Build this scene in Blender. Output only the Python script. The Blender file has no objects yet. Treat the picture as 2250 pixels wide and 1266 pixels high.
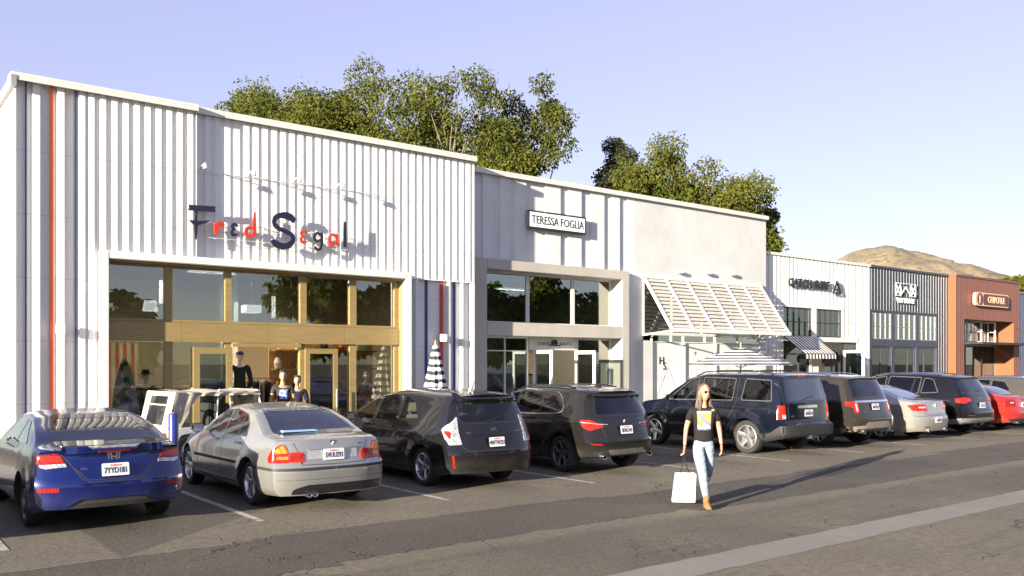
import bpy, bmesh, math, random
from math import pi, sin, cos, radians as R
from mathutils import Vector, Matrix, noise
from mathutils.bvhtree import BVHTree
random.seed(7)
scene = bpy.context.scene
COL = scene.collection

# ---------------------------------------------------------------- camera
cd = bpy.data.cameras.new('camera')
cam = bpy.data.objects.new('camera', cd); COL.objects.link(cam)
cam.location = (0, 0, 2.0)
cam.rotation_euler = (R(90), 0, R(-37.76))
cd.sensor_width = 36; cd.lens = 36 * 1917 / 2250
cd.shift_y = 167 / 2250
cd.clip_start = 0.1; cd.clip_end = 6000
scene.camera = cam
# ---------------------------------------------------------------- light
SUN_EL, SUN_AZ = 9.6, 13.8        # elevation; rays travel +X turned this much towards +Y
world = bpy.data.worlds.new("World"); scene.world = world
world.use_nodes = True
wn = world.node_tree.nodes; wl = world.node_tree.links
sky = wn.new('ShaderNodeTexSky'); sky.sky_type = 'NISHITA'
sky.sun_disc = False
sky.sun_elevation = R(SUN_EL)
sky.sun_rotation = math.atan2(-cos(R(SUN_AZ)), -sin(R(SUN_AZ)))   # clockwise from +Y
sky.air_density = 1.0; sky.dust_density = 0.3; sky.ozone_density = 3.0
hs = wn.new('ShaderNodeHueSaturation'); hs.inputs['Saturation'].default_value = .95; hs.inputs['Value'].default_value = 1.08; hs.inputs['Hue'].default_value = .557
gm_ = wn.new('ShaderNodeGamma'); gm_.inputs[1].default_value = .48; wl.new(sky.outputs[0], gm_.inputs[0]); wl.new(gm_.outputs[0], hs.inputs['Color']); wl.new(hs.outputs[0], wn['Background'].inputs[0])
wn['Background'].inputs[1].default_value = 0.13
sd = bpy.data.lights.new('sun', 'SUN'); sd.energy = 5.0; sd.angle = R(0.6); sd.color = (1.0, 0.90, 0.73)
sun = bpy.data.objects.new('sun', sd); COL.objects.link(sun)
ray = Vector((cos(R(SUN_AZ)) * cos(R(SUN_EL)), sin(R(SUN_AZ)) * cos(R(SUN_EL)), -sin(R(SUN_EL))))
sun.rotation_euler = ray.to_track_quat('-Z', 'Y').to_euler()
sun.location = (-30, -10, 20)
scene.view_settings.view_transform = 'Standard'
scene.view_settings.look = 'None'
scene.view_settings.exposure = 2.05
scene.view_settings.gamma = 1.0
scene.render.engine = 'CYCLES'
scene.render.resolution_x = 1024; scene.render.resolution_y = 576

# ---------------------------------------------------------------- helpers
def tag(o, label=None, cat=None, group=None, kind=None):
    if label: o['label'] = label
    if cat: o['category'] = cat
    if group: o['group'] = group
    if kind: o['kind'] = kind
    return o

def thing(name, label, cat, loc=(0, 0, 0), rz=0, group=None):
    o = bpy.data.objects.new(name, None); COL.objects.link(o)
    o.empty_display_size = 0.2
    o.location = loc; o.rotation_euler = (0, 0, rz)
    return tag(o, label, cat, group)

def link(name, me, parent=None, loc=(0, 0, 0), world=False):
    o = bpy.data.objects.new(name, me); COL.objects.link(o)
    if parent:
        o.parent = parent
        if world:
            M = Matrix.Translation(-total_loc(parent)); me.transform(M)
    o.location = loc
    return o

def total_loc(p):
    v = Vector((0, 0, 0))
    while p: v += p.location; p = p.parent
    return v

class MB:
    def __init__(s): s.v = []; s.f = []; s.m = []
    def add(s, vs, fs, mi=0):
        b = len(s.v); s.v += [tuple(p) for p in vs]
        for f in fs: s.f.append([b + i for i in f]); s.m.append(mi)
        return s
    def box(s, x0, x1, y0, y1, z0, z1, mi=0):
        vs = [(x0,y0,z0),(x1,y0,z0),(x1,y1,z0),(x0,y1,z0),(x0,y0,z1),(x1,y0,z1),(x1,y1,z1),(x0,y1,z1)]
        return s.add(vs, [(0,3,2,1),(4,5,6,7),(0,1,5,4),(1,2,6,5),(2,3,7,6),(3,0,4,7)], mi)
    def bar(s, a, b, w, h=None, mi=0, up=(0,0,1)):
        a = Vector(a); b = Vector(b); h = h or w
        d = (b - a).normalized(); u = Vector(up)
        if abs(d.dot(u)) > .97: u = Vector((0,1,0))
        r = d.cross(u).normalized(); u = r.cross(d)
        vs = [p + r*(w/2)*i + u*(h/2)*j for p in (a, b) for i, j in ((-1,-1),(1,-1),(1,1),(-1,1))]
        return s.add(vs, [(0,3,2,1),(4,5,6,7),(0,1,5,4),(1,2,6,5),(2,3,7,6),(3,0,4,7)], mi)
    def tube(s, pts, r, n=8, mi=0, cap=True):
        pts = [Vector(p) for p in pts]; rs = r if isinstance(r, (list, tuple)) else [r]*len(pts)
        rings = []; prev = None
        for i, p in enumerate(pts):
            d = (pts[min(i+1, len(pts)-1)] - pts[max(i-1, 0)]).normalized()
            u = prev if prev is not None else (Vector((0,0,1)) if abs(d.z) < .9 else Vector((1,0,0)))
            a = d.cross(u)
            if a.length < 1e-5: a = d.cross(Vector((0,1,0)))
            a.normalize(); u = a.cross(d).normalized(); prev = u
            rings.append([p + (a*cos(2*pi*k/n) + u*sin(2*pi*k/n))*rs[i] for k in range(n)])
        vs = [q for g in rings for q in g]; fs = []
        for i in range(len(rings)-1):
            for k in range(n):
                fs.append((i*n+k, i*n+(k+1)%n, (i+1)*n+(k+1)%n, (i+1)*n+k))
        if cap: fs += [tuple(range(n))[::-1], tuple((len(rings)-1)*n+k for k in range(n))]
        return s.add(vs, fs, mi)
    def cyl(s, c, r, h, n=16, mi=0, r2=None):
        c = Vector(c)
        return s.tube([c, c + Vector((0,0,h))], [r, r if r2 is None else r2], n, mi)
    def prism(s, poly, y0, y1, mi=0):            # polygon in (x,z), extruded along y
        n = len(poly)
        vs = [(x, y0, z) for x, z in poly] + [(x, y1, z) for x, z in poly]
        fs = [tuple(range(n)), tuple(range(2*n-1, n-1, -1))] + [(i, i+n, (i+1)%n+n, (i+1)%n) for i in range(n)]
        return s.add(vs, fs, mi)
    def lathe(s, prof, n=24, mi=0, axis='z', c=(0,0,0)):
        vs = []; fs = []; m = len(prof)
        for k in range(n):
            a = 2*pi*k/n
            for r, h in prof:
                if axis == 'z': p = (c[0]+r*cos(a), c[1]+r*sin(a), c[2]+h)
                elif axis == 'x': p = (c[0]+h, c[1]+r*cos(a), c[2]+r*sin(a))
                else: p = (c[0]+r*cos(a), c[1]+h, c[2]+r*sin(a))
                vs.append(p)
        for k in range(n):
            for j in range(m-1):
                fs.append((k*m+j, ((k+1)%n)*m+j, ((k+1)%n)*m+j+1, k*m+j+1))
        return s.add(vs, fs, mi)
    def ball(s, c, r, n=12, mi=0, sc=(1,1,1)):
        prof = [(r*sin(pi*j/(n//2+2)), -r*cos(pi*j/(n//2+2))) for j in range(n//2+3)]
        b = len(s.v); s.lathe(prof, n, mi)
        for i in range(b, len(s.v)):
            x, y, z = s.v[i]; s.v[i] = (c[0]+x*sc[0], c[1]+y*sc[1], c[2]+z*sc[2])
        return s
    def build(s, name, mats, parent=None, loc=(0,0,0), world=False, smooth=None, recalc=True, bevel=0):
        me = bpy.data.meshes.new(name)
        me.from_pydata(s.v, [], s.f)
        for m in (mats if isinstance(mats, (list, tuple)) else [mats]): me.materials.append(m)
        me.polygons.foreach_set('material_index', s.m)
        if recalc or bevel:
            bm = bmesh.new(); bm.from_mesh(me)
            bmesh.ops.remove_doubles(bm, verts=bm.verts, dist=1e-5)
            if bevel:
                bmesh.ops.bevel(bm, geom=[e for e in bm.edges if len(e.link_faces) == 2 and e.calc_face_angle(0) > .6], offset=bevel, segments=2, affect='EDGES', clamp_overlap=True)
            if recalc: bmesh.ops.recalc_face_normals(bm, faces=bm.faces)
            bm.to_mesh(me); bm.free()
        if smooth is not None: autosmooth(me, smooth)
        return link(name, me, parent, loc, world)

def autosmooth(me, deg):
    me.polygons.foreach_set('use_smooth', [True]*len(me.polygons))
    me.set_sharp_from_angle(angle=R(deg))
    me.update()

def base(mb_poly_name, *a): pass

# ---- node helper
class NT:
    def __init__(s, name):
        s.mat = bpy.data.materials.new(name); s.mat.use_nodes = True
        s.t = s.mat.node_tree; s.n = s.t.nodes; s.l = s.t.links
        s.b = s.n['Principled BSDF']; s.out = s.n['Material Output']
    def set(s, sock, v):
        if hasattr(v, 'is_linked') or hasattr(v, 'links'): s.l.new(v, sock)
        else: sock.default_value = v
    def pos(s):
        g = s.n.new('ShaderNodeNewGeometry'); return g.outputs['Position']
    def obj(s):
        g = s.n.new('ShaderNodeTexCoord'); return g.outputs['Object']
    def sep(s, v):
        g = s.n.new('ShaderNodeSeparateXYZ'); s.l.new(v, g.inputs[0]); return g.outputs
    def scale(s, v, sc):
        g = s.n.new('ShaderNodeMapping'); s.l.new(v, g.inputs[0]); g.inputs['Scale'].default_value = sc; return g.outputs[0]
    def noise(s, v, sc, det=3, rough=.55):
        g = s.n.new('ShaderNodeTexNoise'); s.l.new(v, g.inputs['Vector'])
        g.inputs['Scale'].default_value = sc; g.inputs['Detail'].default_value = det; g.inputs['Roughness'].default_value = rough
        return g.outputs['Fac']
    def vor(s, v, sc, feat='F1'):
        g = s.n.new('ShaderNodeTexVoronoi'); g.feature = feat; s.l.new(v, g.inputs['Vector']); g.inputs['Scale'].default_value = sc
        return g.outputs['Distance']
    def math(s, op, a, b=0, c=0):
        g = s.n.new('ShaderNodeMath'); g.operation = op
        for i, v in enumerate((a, b, c)): s.set(g.inputs[i], v)
        return g.outputs[0]
    def rng(s, v, a, b, c=0, d=1, smooth=False):
        g = s.n.new('ShaderNodeMapRange'); g.clamp = True
        if smooth: g.interpolation_type = 'SMOOTHSTEP'
        for i, x in enumerate((v, a, b, c, d)): s.set(g.inputs[i], x)
        return g.outputs[0]
    def mix(s, f, a, b):
        g = s.n.new('ShaderNodeMix'); g.data_type = 'RGBA'
        s.set(g.inputs[0], f)
        for i, v in ((6, a), (7, b)):
            if isinstance(v, tuple) and len(v) == 3: v = v + (1,)
            s.set(g.inputs[i], v)
        return g.outputs[2]
    def bump(s, h, st=.3, dist=.02):
        g = s.n.new('ShaderNodeBump'); g.inputs['Strength'].default_value = st; g.inputs['Distance'].default_value = dist
        s.l.new(h, g.inputs['Height']); s.l.new(g.outputs[0], s.b.inputs['Normal'])
    def p(s, **k):
        for a, v in k.items():
            a = {'color':'Base Color','rough':'Roughness','metal':'Metallic','coat':'Coat Weight','coatr':'Coat Roughness','spec':'Specular IOR Level','emit':'Emission Strength','emitc':'Emission Color','trans':'Transmission Weight','alpha':'Alpha','ior':'IOR'}.get(a, a)
            if isinstance(v, tuple) and len(v) == 3: v = v + (1,)
            s.set(s.b.inputs[a], v)
        return s

def plain(name, c, rough=.5, metal=0, var=.12, sc=6, coat=0, spec=.5, bump=0, bsc=60):
    t = NT(name); o = t.obj()
    n = t.noise(o, sc, 4)
    lo = tuple(x*(1-var) for x in c); hi = tuple(min(1, x*(1+var)) for x in c)
    t.p(color=t.mix(t.rng(n, .3, .7), lo, hi), rough=rough, metal=metal, coat=coat, spec=spec)
    if bump: t.bump(t.noise(o, bsc, 3), bump, .01)
    return t.mat

def emis(name, c, st):
    t = NT(name); t.p(color=c, emitc=c, emit=st); return t.mat

def glassmat(name, tint=(.75,.8,.8), refl=1.0, ior=1.5, rough=0.0):
    t = NT(name); t.n.remove(t.b)
    tr = t.n.new('ShaderNodeBsdfTransparent'); tr.inputs[0].default_value = tint + (1,)
    gl = t.n.new('ShaderNodeBsdfGlossy'); gl.inputs['Roughness'].default_value = rough
    fr = t.n.new('ShaderNodeFresnel'); fr.inputs['IOR'].default_value = ior
    f = t.math('MINIMUM', t.math('MULTIPLY', fr.outputs[0], refl), .8)
    mx = t.n.new('ShaderNodeMixShader')
    t.l.new(f, mx.inputs[0]); t.l.new(tr.outputs[0], mx.inputs[1]); t.l.new(gl.outputs[0], mx.inputs[2])
    t.l.new(mx.outputs[0], t.out.inputs[0])
    return t.mat

def carpaint(name, c, metal=.35, rough=.32, flake=.25):
    t = NT(name); o = t.obj()
    d = t.noise(o, 3, 4)
    fl = t.noise(o, 900, 1)
    col = t.mix(t.rng(fl, .35, .65), tuple(x*(1-flake) for x in c), tuple(min(1, x*(1+flake)) for x in c))
    # thin road dust low on the body
    z = t.sep(o)[2]
    dust = t.math('MULTIPLY', t.rng(z, .55, .15), t.rng(d, .35, .7, .05, .35))
    t.p(color=t.mix(dust, col, (.16,.14,.11)), metal=metal, rough=t.math('ADD', t.rng(d, .3, .7, rough-.04, rough+.06), t.math('MULTIPLY', dust, .4)), coat=.75, coatr=.02, spec=.25 if max(c) < .06 else .5)
    return t.mat

def smoothpts(pts, closed=False, sub=6):
    """Catmull-Rom through 2-D / 3-D points"""
    P = [Vector(p) for p in pts]; n = len(P); out = []
    rng = range(n if closed else n-1)
    for i in rng:
        if closed: a, b, c, d = P[i-1], P[i], P[(i+1)%n], P[(i+2)%n]
        else: a, b, c, d = P[max(i-1,0)], P[i], P[i+1], P[min(i+2,n-1)]
        for k in range(sub):
            t = k/sub
            out.append(.5*((2*b)+(c-a)*t+(2*a-5*b+4*c-d)*t*t+(3*b-a-3*c+d)*t**3))
    if not closed: out.append(P[-1])
    return out

def stroke(pts, ws, sub=5, cap=True):
    """variable-width brush stroke -> list of convex-ish quads outline (left side + right side)"""
    q = smoothpts([(p[0], p[1], w) for p, w in zip(pts, ws)], sub=sub)
    Lf, Rt = [], []
    for i, p in enumerate(q):
        a = q[max(i-1,0)]; b = q[min(i+1,len(q)-1)]
        d = Vector((b.x-a.x, b.y-a.y)); d.normalize(); nrm = Vector((-d.y, d.x))
        Lf.append((p.x+nrm.x*p.z/2, p.y+nrm.y*p.z/2)); Rt.append((p.x-nrm.x*p.z/2, p.y-nrm.y*p.z/2))
    return Lf, Rt

def strokemesh(mb, pts, ws, y0, y1, mi=0, sub=5):
    L_, R_ = stroke(pts, ws, sub); n = len(L_)
    vs = []
    for y in (y0, y1):
        vs += [(x, y, z) for x, z in L_] + [(x, y, z) for x, z in R_]
    fs = []
    for i in range(n-1):
        fs.append((i, i+1, n+i+1, n+i)); o = 2*n
        fs.append((o+i, o+n+i, o+n+i+1, o+i+1))
        fs.append((i, o+i, o+i+1, i+1)); fs.append((n+i, n+i+1, o+n+i+1, o+n+i))
    fs.append((0, n, 3*n, 2*n)); fs.append((n-1, 2*n-1+0, 4*n-1, 3*n-1))
    mb.add(vs, fs, mi)

def text_mesh(txt, size, depth=.01, mat=None, name='lettering', parent=None, loc=(0,0,0), rot=(R(90),0,0), bold=0, align='CENTER', sx=1.0, shear=0, spacing=1.0):
    cu = bpy.data.curves.new('t', 'FONT'); cu.body = txt; cu.size = size; cu.extrude = depth/2
    cu.align_x = align; cu.align_y = 'CENTER'; cu.offset = bold; cu.shear = shear; cu.space_character = spacing
    cu.resolution_u = 3
    ob = bpy.data.objects.new('t', cu); COL.objects.link(ob)
    dg = bpy.context.evaluated_depsgraph_get()
    me = bpy.data.meshes.new_from_object(ob.evaluated_get(dg))
    bpy.data.objects.remove(ob); bpy.data.curves.remove(cu)
    me.name = name
    me.transform(Matrix.Diagonal((sx, 1, 1, 1)))
    me.materials.clear(); me.materials.append(mat)
    o = link(name, me, parent, loc); o.rotation_euler = rot
    return o

# ---------------------------------------------------------------- materials
M = {}
def wallpaint(name, c, rough=.38, seams=True):
    t = NT(name); o = t.pos()
    n = t.noise(t.scale(o, (1,1,.25)), 2.2, 5)
    s = t.sep(o)
    col = t.mix(t.rng(n, .35, .75), tuple(x*.94 for x in c), c)
    streak = t.noise(t.scale(o, (9,9,.35)), 1.5, 4)
    col = t.mix(t.rng(streak, .58, .8, 0, .22), col, tuple(x*.62 for x in c))
    if seams:      # lap seams and fastener rows across the sheets
        zz = t.math('FRACT', t.math('MULTIPLY', s[2], 1/1.22))
        ln = t.math('LESS_THAN', zz, .008)
        col = t.mix(t.math('MULTIPLY', ln, .45), col, tuple(x*.3 for x in c))
    t.p(color=col, rough=rough)
    t.bump(t.noise(o, 3.5, 3), .12, .02)
    return t.mat
M['white'] = wallpaint('white_sheet', (.68,.672,.66))
M['navy'] = wallpaint('navy_sheet', (.035,.045,.16), seams=False)
M['orange'] = wallpaint('orange_sheet', (.72,.14,.03), seams=False)
M['red'] = wallpaint('red_sheet', (.50,.05,.04), seams=False)
M['slate'] = wallpaint('slate_sheet', (.032,.037,.058), .35)
M['rust'] = wallpaint('rust_sheet', (.145,.052,.036), .45, seams=False)
M['rustside'] = wallpaint('orange_brown_panel', (.15,.052,.013), .5, seams=False)
M['bluegrey'] = wallpaint('bluegrey_sheet', (.45,.50,.58))
M['trim'] = plain('white_trim', (.62,.605,.575), .4, var=.05, bump=.05)
M['coping'] = plain('coping_metal', (.58,.56,.52), .35, var=.06)
M['whitep'] = plain('white_plaster', (.60,.60,.60), .85, var=.05, sc=2, bump=.2, bsc=90)
def conc(name, c):
    t = NT(name); o = t.pos()
    a = t.noise(o, 1.1, 6, .6); b = t.noise(t.scale(o, (5,5,.6)), 2, 5); g = t.noise(o, 60, 3)
    col = t.mix(t.rng(a, .3, .7), tuple(x*.88 for x in c), tuple(x*1.06 for x in c))
    col = t.mix(t.rng(b, .55, .8, 0, .3), col, tuple(x*.6 for x in c))
    col = t.mix(t.rng(g, .4, .75, 0, .15), col, tuple(x*.6 for x in c))
    t.p(color=col, rough=.85); t.bump(t.math('ADD', t.math('MULTIPLY', g, .4), a), .25, .015)
    return t.mat
M['concrete'] = conc('board_concrete', (.40,.375,.33))
M['stucco'] = conc('painted_stucco', (.52,.52,.515))
M['boards'] = conc('painted_boards', (.60,.60,.60))
M['sidewalk'] = conc('sidewalk_concrete', (.30,.28,.25))
M['gutter'] = conc('gutter_concrete', (.205,.19,.155))
def wood(name, c, c2):
    t = NT(name); o = t.pos()
    g = t.noise(t.scale(o, (1.2,6,22)), 1.6, 6, .65); k = t.noise(o, .9, 2)
    col = t.mix(t.rng(g, .35, .68), c2, c)
    pl = t.math('FRACT', t.math('MULTIPLY', t.math('ADD', t.sep(o)[0], 1.8), 1/1.9))
    col = t.mix(t.rng(k, .35, .65, 0, .35), col, c2)
    t.p(color=t.mix(t.math('LESS_THAN', pl, .004), col, (.1,.06,.02)), rough=.5); t.bump(g, .08, .004)
    return t.mat
M['wood'] = wood('oak', (.285,.21,.085), (.205,.145,.055))
M['woodd'] = plain('shelf_wood', (.42,.24,.10), .5, var=.25, sc=12)
M['darkmetal'] = plain('dark_metal', (.03,.03,.035), .4, .5)
M['slat'] = plain('cream_slat', (.47,.44,.385), .5, var=.06)
M['black'] = plain('black', (.015,.015,.017), .5)
M['grey'] = plain('grey_metal', (.3,.3,.3), .45, .3)
M['steel'] = plain('steel', (.5,.5,.5), .3, .9)
M['gl_store'] = glassmat('store_glass', (.45,.49,.52), 5.5)
M['gl_dark'] = glassmat('dark_glass', (.40,.50,.49), 6.0)
M['gl_far'] = glassmat('far_glass', (.30,.36,.38), 2.6)
M['gl_low'] = glassmat('low_glass', (.45,.50,.50), 1.2)
M['gl_door'] = glassmat('door_glass', (.58,.63,.61), 2.6)
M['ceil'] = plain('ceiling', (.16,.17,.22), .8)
M['floor'] = plain('shop_floor', (.30,.27,.23), .4, var=.15)
M['cream'] = plain('cream_wall', (.62,.52,.36), .8, var=.06)
M['drywall'] = plain('drywall', (.5,.48,.45), .8, var=.06)
M['lampshade'] = emis('lampshade', (1,.93,.82), .7)
M['letnavy'] = plain('navy_letter', (.008,.009,.03), .5)
M['letred'] = plain('red_letter', (.42,.03,.012), .5)
M['letblack'] = plain('black_letter', (.012,.012,.014), .4)
M['signwhite'] = plain('sign_white', (.82,.82,.82), .4, var=.03)

# ---------------------------------------------------------------- ground
def ground_mat():
    t = NT('asphalt'); o = t.pos(); s = t.sep(o)
    fine = t.noise(o, 85, 4, .7); mid = t.noise(o, 9, 5, .65); big = t.noise(o, .55, 4); wob = t.noise(o, 1.6, 6, .7)
    sp = t.vor(o, 140)
    wnz = t.n.new('ShaderNodeTexWhiteNoise'); wnz.noise_dimensions = '1D'
    t.l.new(t.math('FLOOR', t.math('ADD', t.math('MULTIPLY', s[0], .19), t.math('MULTIPLY', s[1], .03))), wnz.inputs['W'])
    yw = t.math('ADD', s[1], t.math('ADD', t.math('MULTIPLY', t.math('SUBTRACT', wob, .5), .35), t.math('MULTIPLY', wnz.outputs['Value'], .30)))
    def band(a, b, e=.05):
        return t.math('MULTIPLY', t.rng(yw, a-e, a+e, 0, 1), t.rng(yw, b-e, b+e, 1, 0))
    col = t.mix(t.rng(mid, .3, .7), (.115,.098,.070), (.195,.168,.122))
    col = t.mix(t.rng(big, .35, .65, 0, .45), col, (.10,.087,.066))
    patch = (.064,.056,.044); road = (.085,.075,.058)
    col = t.mix(t.math('MULTIPLY', band(8.1, 9.72, .015), t.rng(big, .3, .6, .65, .95)), col, patch)
    col = t.mix(t.math('MULTIPLY', band(5.9, 7.7, .12), t.rng(big, .3, .6, .3, .85)), col, road)
    # old patch in the parking bays by the first stall
    yx = t.math('ADD', s[1], t.math('MULTIPLY', s[0], -.85))
    old = t.math('MULTIPLY', t.rng(yx, 7.6, 7.62), t.math('MULTIPLY', t.rng(s[0], 2.3, 2.36), t.rng(yw, 9.62, 9.66)))
    col = t.mix(t.math('MULTIPLY', old, .6), col, (.050,.045,.039))
    # oil and drip stains in the middle of each bay
    bx = t.math('SUBTRACT', t.math('FRACT', t.math('MULTIPLY', t.math('ADD', s[0], -1.35), 1/2.88)), .5)
    st = t.math('MULTIPLY', t.rng(t.math('ABSOLUTE', bx), .2, .02), t.math('MULTIPLY', t.rng(s[1], 10.4, 11.2), t.rng(mid, .4, .62)))
    col = t.mix(t.math('MULTIPLY', st, .9), col, (.03,.026,.02))
    # dark resurfaced rectangles
    r1 = t.math('MULTIPLY', t.math('MULTIPLY', t.rng(s[0], 13.9, 13.93), t.rng(s[0], 17.6, 17.57)), t.math('MULTIPLY', t.rng(yw, 8.5, 8.55), t.rng(yw, 9.9, 9.85)))
    col = t.mix(t.math('MULTIPLY', r1, .5), col, (.05,.046,.041))
    grit = t.noise(o, 26, 5, .75)
    col = t.mix(t.rng(grit, .52, .70, 0, .5), col, (.26,.23,.18)); col = t.mix(t.rng(grit, .46, .30, 0, .6), col, (.035,.031,.025))
    # stones
    col = t.mix(t.rng(fine, .62, .75, 0, .55), col, (.26,.235,.20))
    col = t.mix(t.rng(fine, .38, .25, 0, .6), col, (.022,.020,.018))
    # cracks
    d = t.n.new('ShaderNodeVectorMath'); d.operation = 'ADD'
    w = t.n.new('ShaderNodeTexNoise'); t.l.new(o, w.inputs['Vector']); w.inputs['Scale'].default_value = 1.4; w.inputs['Detail'].default_value = 5
    t.l.new(o, d.inputs[0]); t.l.new(w.outputs['Color'], d.inputs[1])
    cr = t.vor(d.outputs[0], .8, 'DISTANCE_TO_EDGE'); cr2 = t.vor(d.outputs[0], 3.2, 'DISTANCE_TO_EDGE')
    ck = t.math('MULTIPLY', t.rng(cr, .010, .002), t.rng(t.noise(o, .35, 2), .48, .56))
    ck2 = t.math('MULTIPLY', t.rng(cr2, .02, .004), t.math('MULTIPLY', t.rng(t.noise(o, .5, 2), .52, .6), band(5.9, 7.8, .2)))
    ck = t.math('MAXIMUM', ck, ck2)
    # trench-patch seams
    for ya in (8.1, 9.72):
        e = t.rng(t.math('ABSOLUTE', t.math('SUBTRACT', yw, ya)), .022, .006)
        ck = t.math('MAXIMUM', ck, t.math('MULTIPLY', e, t.rng(mid, .3, .55)))
    col = t.mix(t.math('MULTIPLY', ck, .85), col, (.02,.018,.016))
    gum = t.rng(t.vor(o, 3.1), .045, .02); col = t.mix(t.math('MULTIPLY', gum, .6), col, (.03,.027,.024))
    trk = t.math('MULTIPLY', t.rng(t.noise(t.scale(o, (.25,6,1)), 1.3, 4), .55, .72), band(3.0, 8.0, .3)); col = t.mix(t.math('MULTIPLY', trk, .35), col, (.045,.04,.035))
    t.p(color=col, rough=.88, spec=.3)
    h = t.math('ADD', t.math('MULTIPLY', t.math('ADD', fine, t.math('MULTIPLY', grit, 1.2)), .6), t.math('ADD', mid, t.math('MULTIPLY', ck, -1.0)))
    t.bump(h, .75, .014)
    return t.mat
M['asphalt'] = ground_mat()
g = MB(); nx = 24
g.add([(-2500,-2500,0),(2500,-2500,0),(2500,2500,0),(-2500,2500,0)], [(0,1,2,3)])
tag(g.build('ground', M['asphalt']), kind='structure')
sw = MB().box(-30, 70, 16.15, 19.6, .004, .13)
tag(sw.build('sidewalk', M['sidewalk'], bevel=.015), kind='structure')
gt = MB(); random.seed(3)
def edge(x, k=0): return .03*noise.noise(Vector((x*1.7, k*7, 0))) + .03*noise.noise(Vector((x*9, 3, 0))) + (.0 if x < 13 else .006*(x-13)**1.3)
xs = [-12 + i*.12 for i in range(620)]
for i in range(len(xs)-1):
    a, b = xs[i], xs[i+1]
    gt.add([(a,5.44+edge(a),.004),(b,5.44+edge(b),.004),(b,5.96+edge(b,1),.004),(a,5.96+edge(a,1),.004)], [(0,1,2,3)])
tag(gt.build('gutter', M['gutter']), kind='structure')
def linemat():
    t = NT('worn_line_paint'); o = t.pos()
    n = t.noise(o, 30, 4, .7); m = t.noise(o, 4, 3)
    t.p(color=t.mix(t.rng(t.math('ADD', n, t.math('MULTIPLY', m, .4)), .66, .82), (.42,.40,.36), (.12,.11,.09)), rough=.8)
    t.bump(n, .4, .01)
    return t.mat
M['line'] = linemat()
for i, x in enumerate((-1.4, 1.42, 4.28, 7.10, 10.05, 12.95, 15.55, 18.35, 21.2, 24.05, 26.85, 29.6)):
    m = MB(); m.add([(x-.05,10.72,.004),(x+.05,10.70,.004),(x+.05,15.9,.004),(x-.05,15.9,.004)], [(0,1,2,3)])
    tag(m.build('parking_line', M['line']), kind='structure')
# ================================================================ BUILDINGS
def ribs(mb, x0, x1, z0, z1, y, pitch=.215, groove=.07, depth=.03, slope=.012, mi=0, phase=0.0):
    """box-rib sheet facing -Y: crest at y, groove at y+depth"""
    x = x0; pts = []
    k = math.floor((x0 - phase) / pitch)
    brk = []
    while True:
        a = phase + k*pitch
        brk += [(a, depth), (a+groove, depth), (a+groove+slope, 0), (a+pitch-slope, 0)]
        if a > x1 + pitch: break
        k += 1
    def dep(x):
        for (a, da), (b, db) in zip(brk, brk[1:]):
            if a <= x <= b: return da + (db-da)*(x-a)/max(b-a, 1e-6)
        return 0
    pts = [(x0, dep(x0))] + [p for p in brk if x0+.001 < p[0] < x1-.001] + [(x1, dep(x1))]
    vs = []; fs = []
    for (x, d) in pts: vs += [(x, y+d, z0), (x, y+d, z1)]
    for i in range(len(pts)-1): fs.append((2*i, 2*i+2, 2*i+3, 2*i+1))
    mb.add(vs, fs, mi)
    # cut end returns so sheet edges have thickness
    for (x, d) in (pts[0], pts[-1]):
        mb.add([(x,y+d,z0),(x,y+depth+.03,z0),(x,y+depth+.03,z1),(x,y+d,z1)], [(0,1,2,3)], mi)

def shell(mb, x0, x1, y0, y1, z, mi_w=0, mi_f=1, mi_c=2):
    """room behind glass, faces inwards"""
    mb.add([(x0,y0,.135),(x1,y0,.135),(x1,y1,.135),(x0,y1,.135)], [(0,1,2,3)], mi_f)
    mb.add([(x0,y0,z),(x1,y0,z),(x1,y1,z),(x0,y1,z)], [(0,1,2,3)], mi_c)
    mb.add([(x0,y1,.135),(x1,y1,.135),(x1,y1,z),(x0,y1,z)], [(0,1,2,3)], mi_w)
    for x in (x0, x1): mb.add([(x,y0,.135),(x,y1,.135),(x,y1,z),(x,y0,z)], [(0,1,2,3)], mi_w)

def window(parent, x0, x1, z0, z1, y, fw=.05, mat_f=None, mat_g=None, vm=(), hm=(), fd=.07, gy=None, name='window', mw=.03):
    m = MB(); 
    if fw > 0:
        m.box(x0, x1, y, y+fd, z1-fw, z1); m.box(x0, x1, y, y+fd, z0, z0+fw)
        m.box(x0, x0+fw, y+.001, y+fd-.001, z0+fw, z1-fw); m.box(x1-fw, x1, y+.001, y+fd-.001, z0+fw, z1-fw)
    for v in vm: m.box(v-mw/2, v+mw/2, y+.004, y+fd-.004, z0+fw, z1-fw)
    for h in hm: m.box(x0+fw, x1-fw, y+.006, y+fd-.006, h-mw/2, h+mw/2)
    f = m.build(name, mat_f, parent, world=True)
    gy = gy or y+fd*.5
    q = MB().box(x0+fw*.5, x1-fw*.5, gy, gy+.012, z0+fw*.5, z1-fw*.5)
    pn = q.build('pane', mat_g, f, world=True); 
    return f

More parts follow.
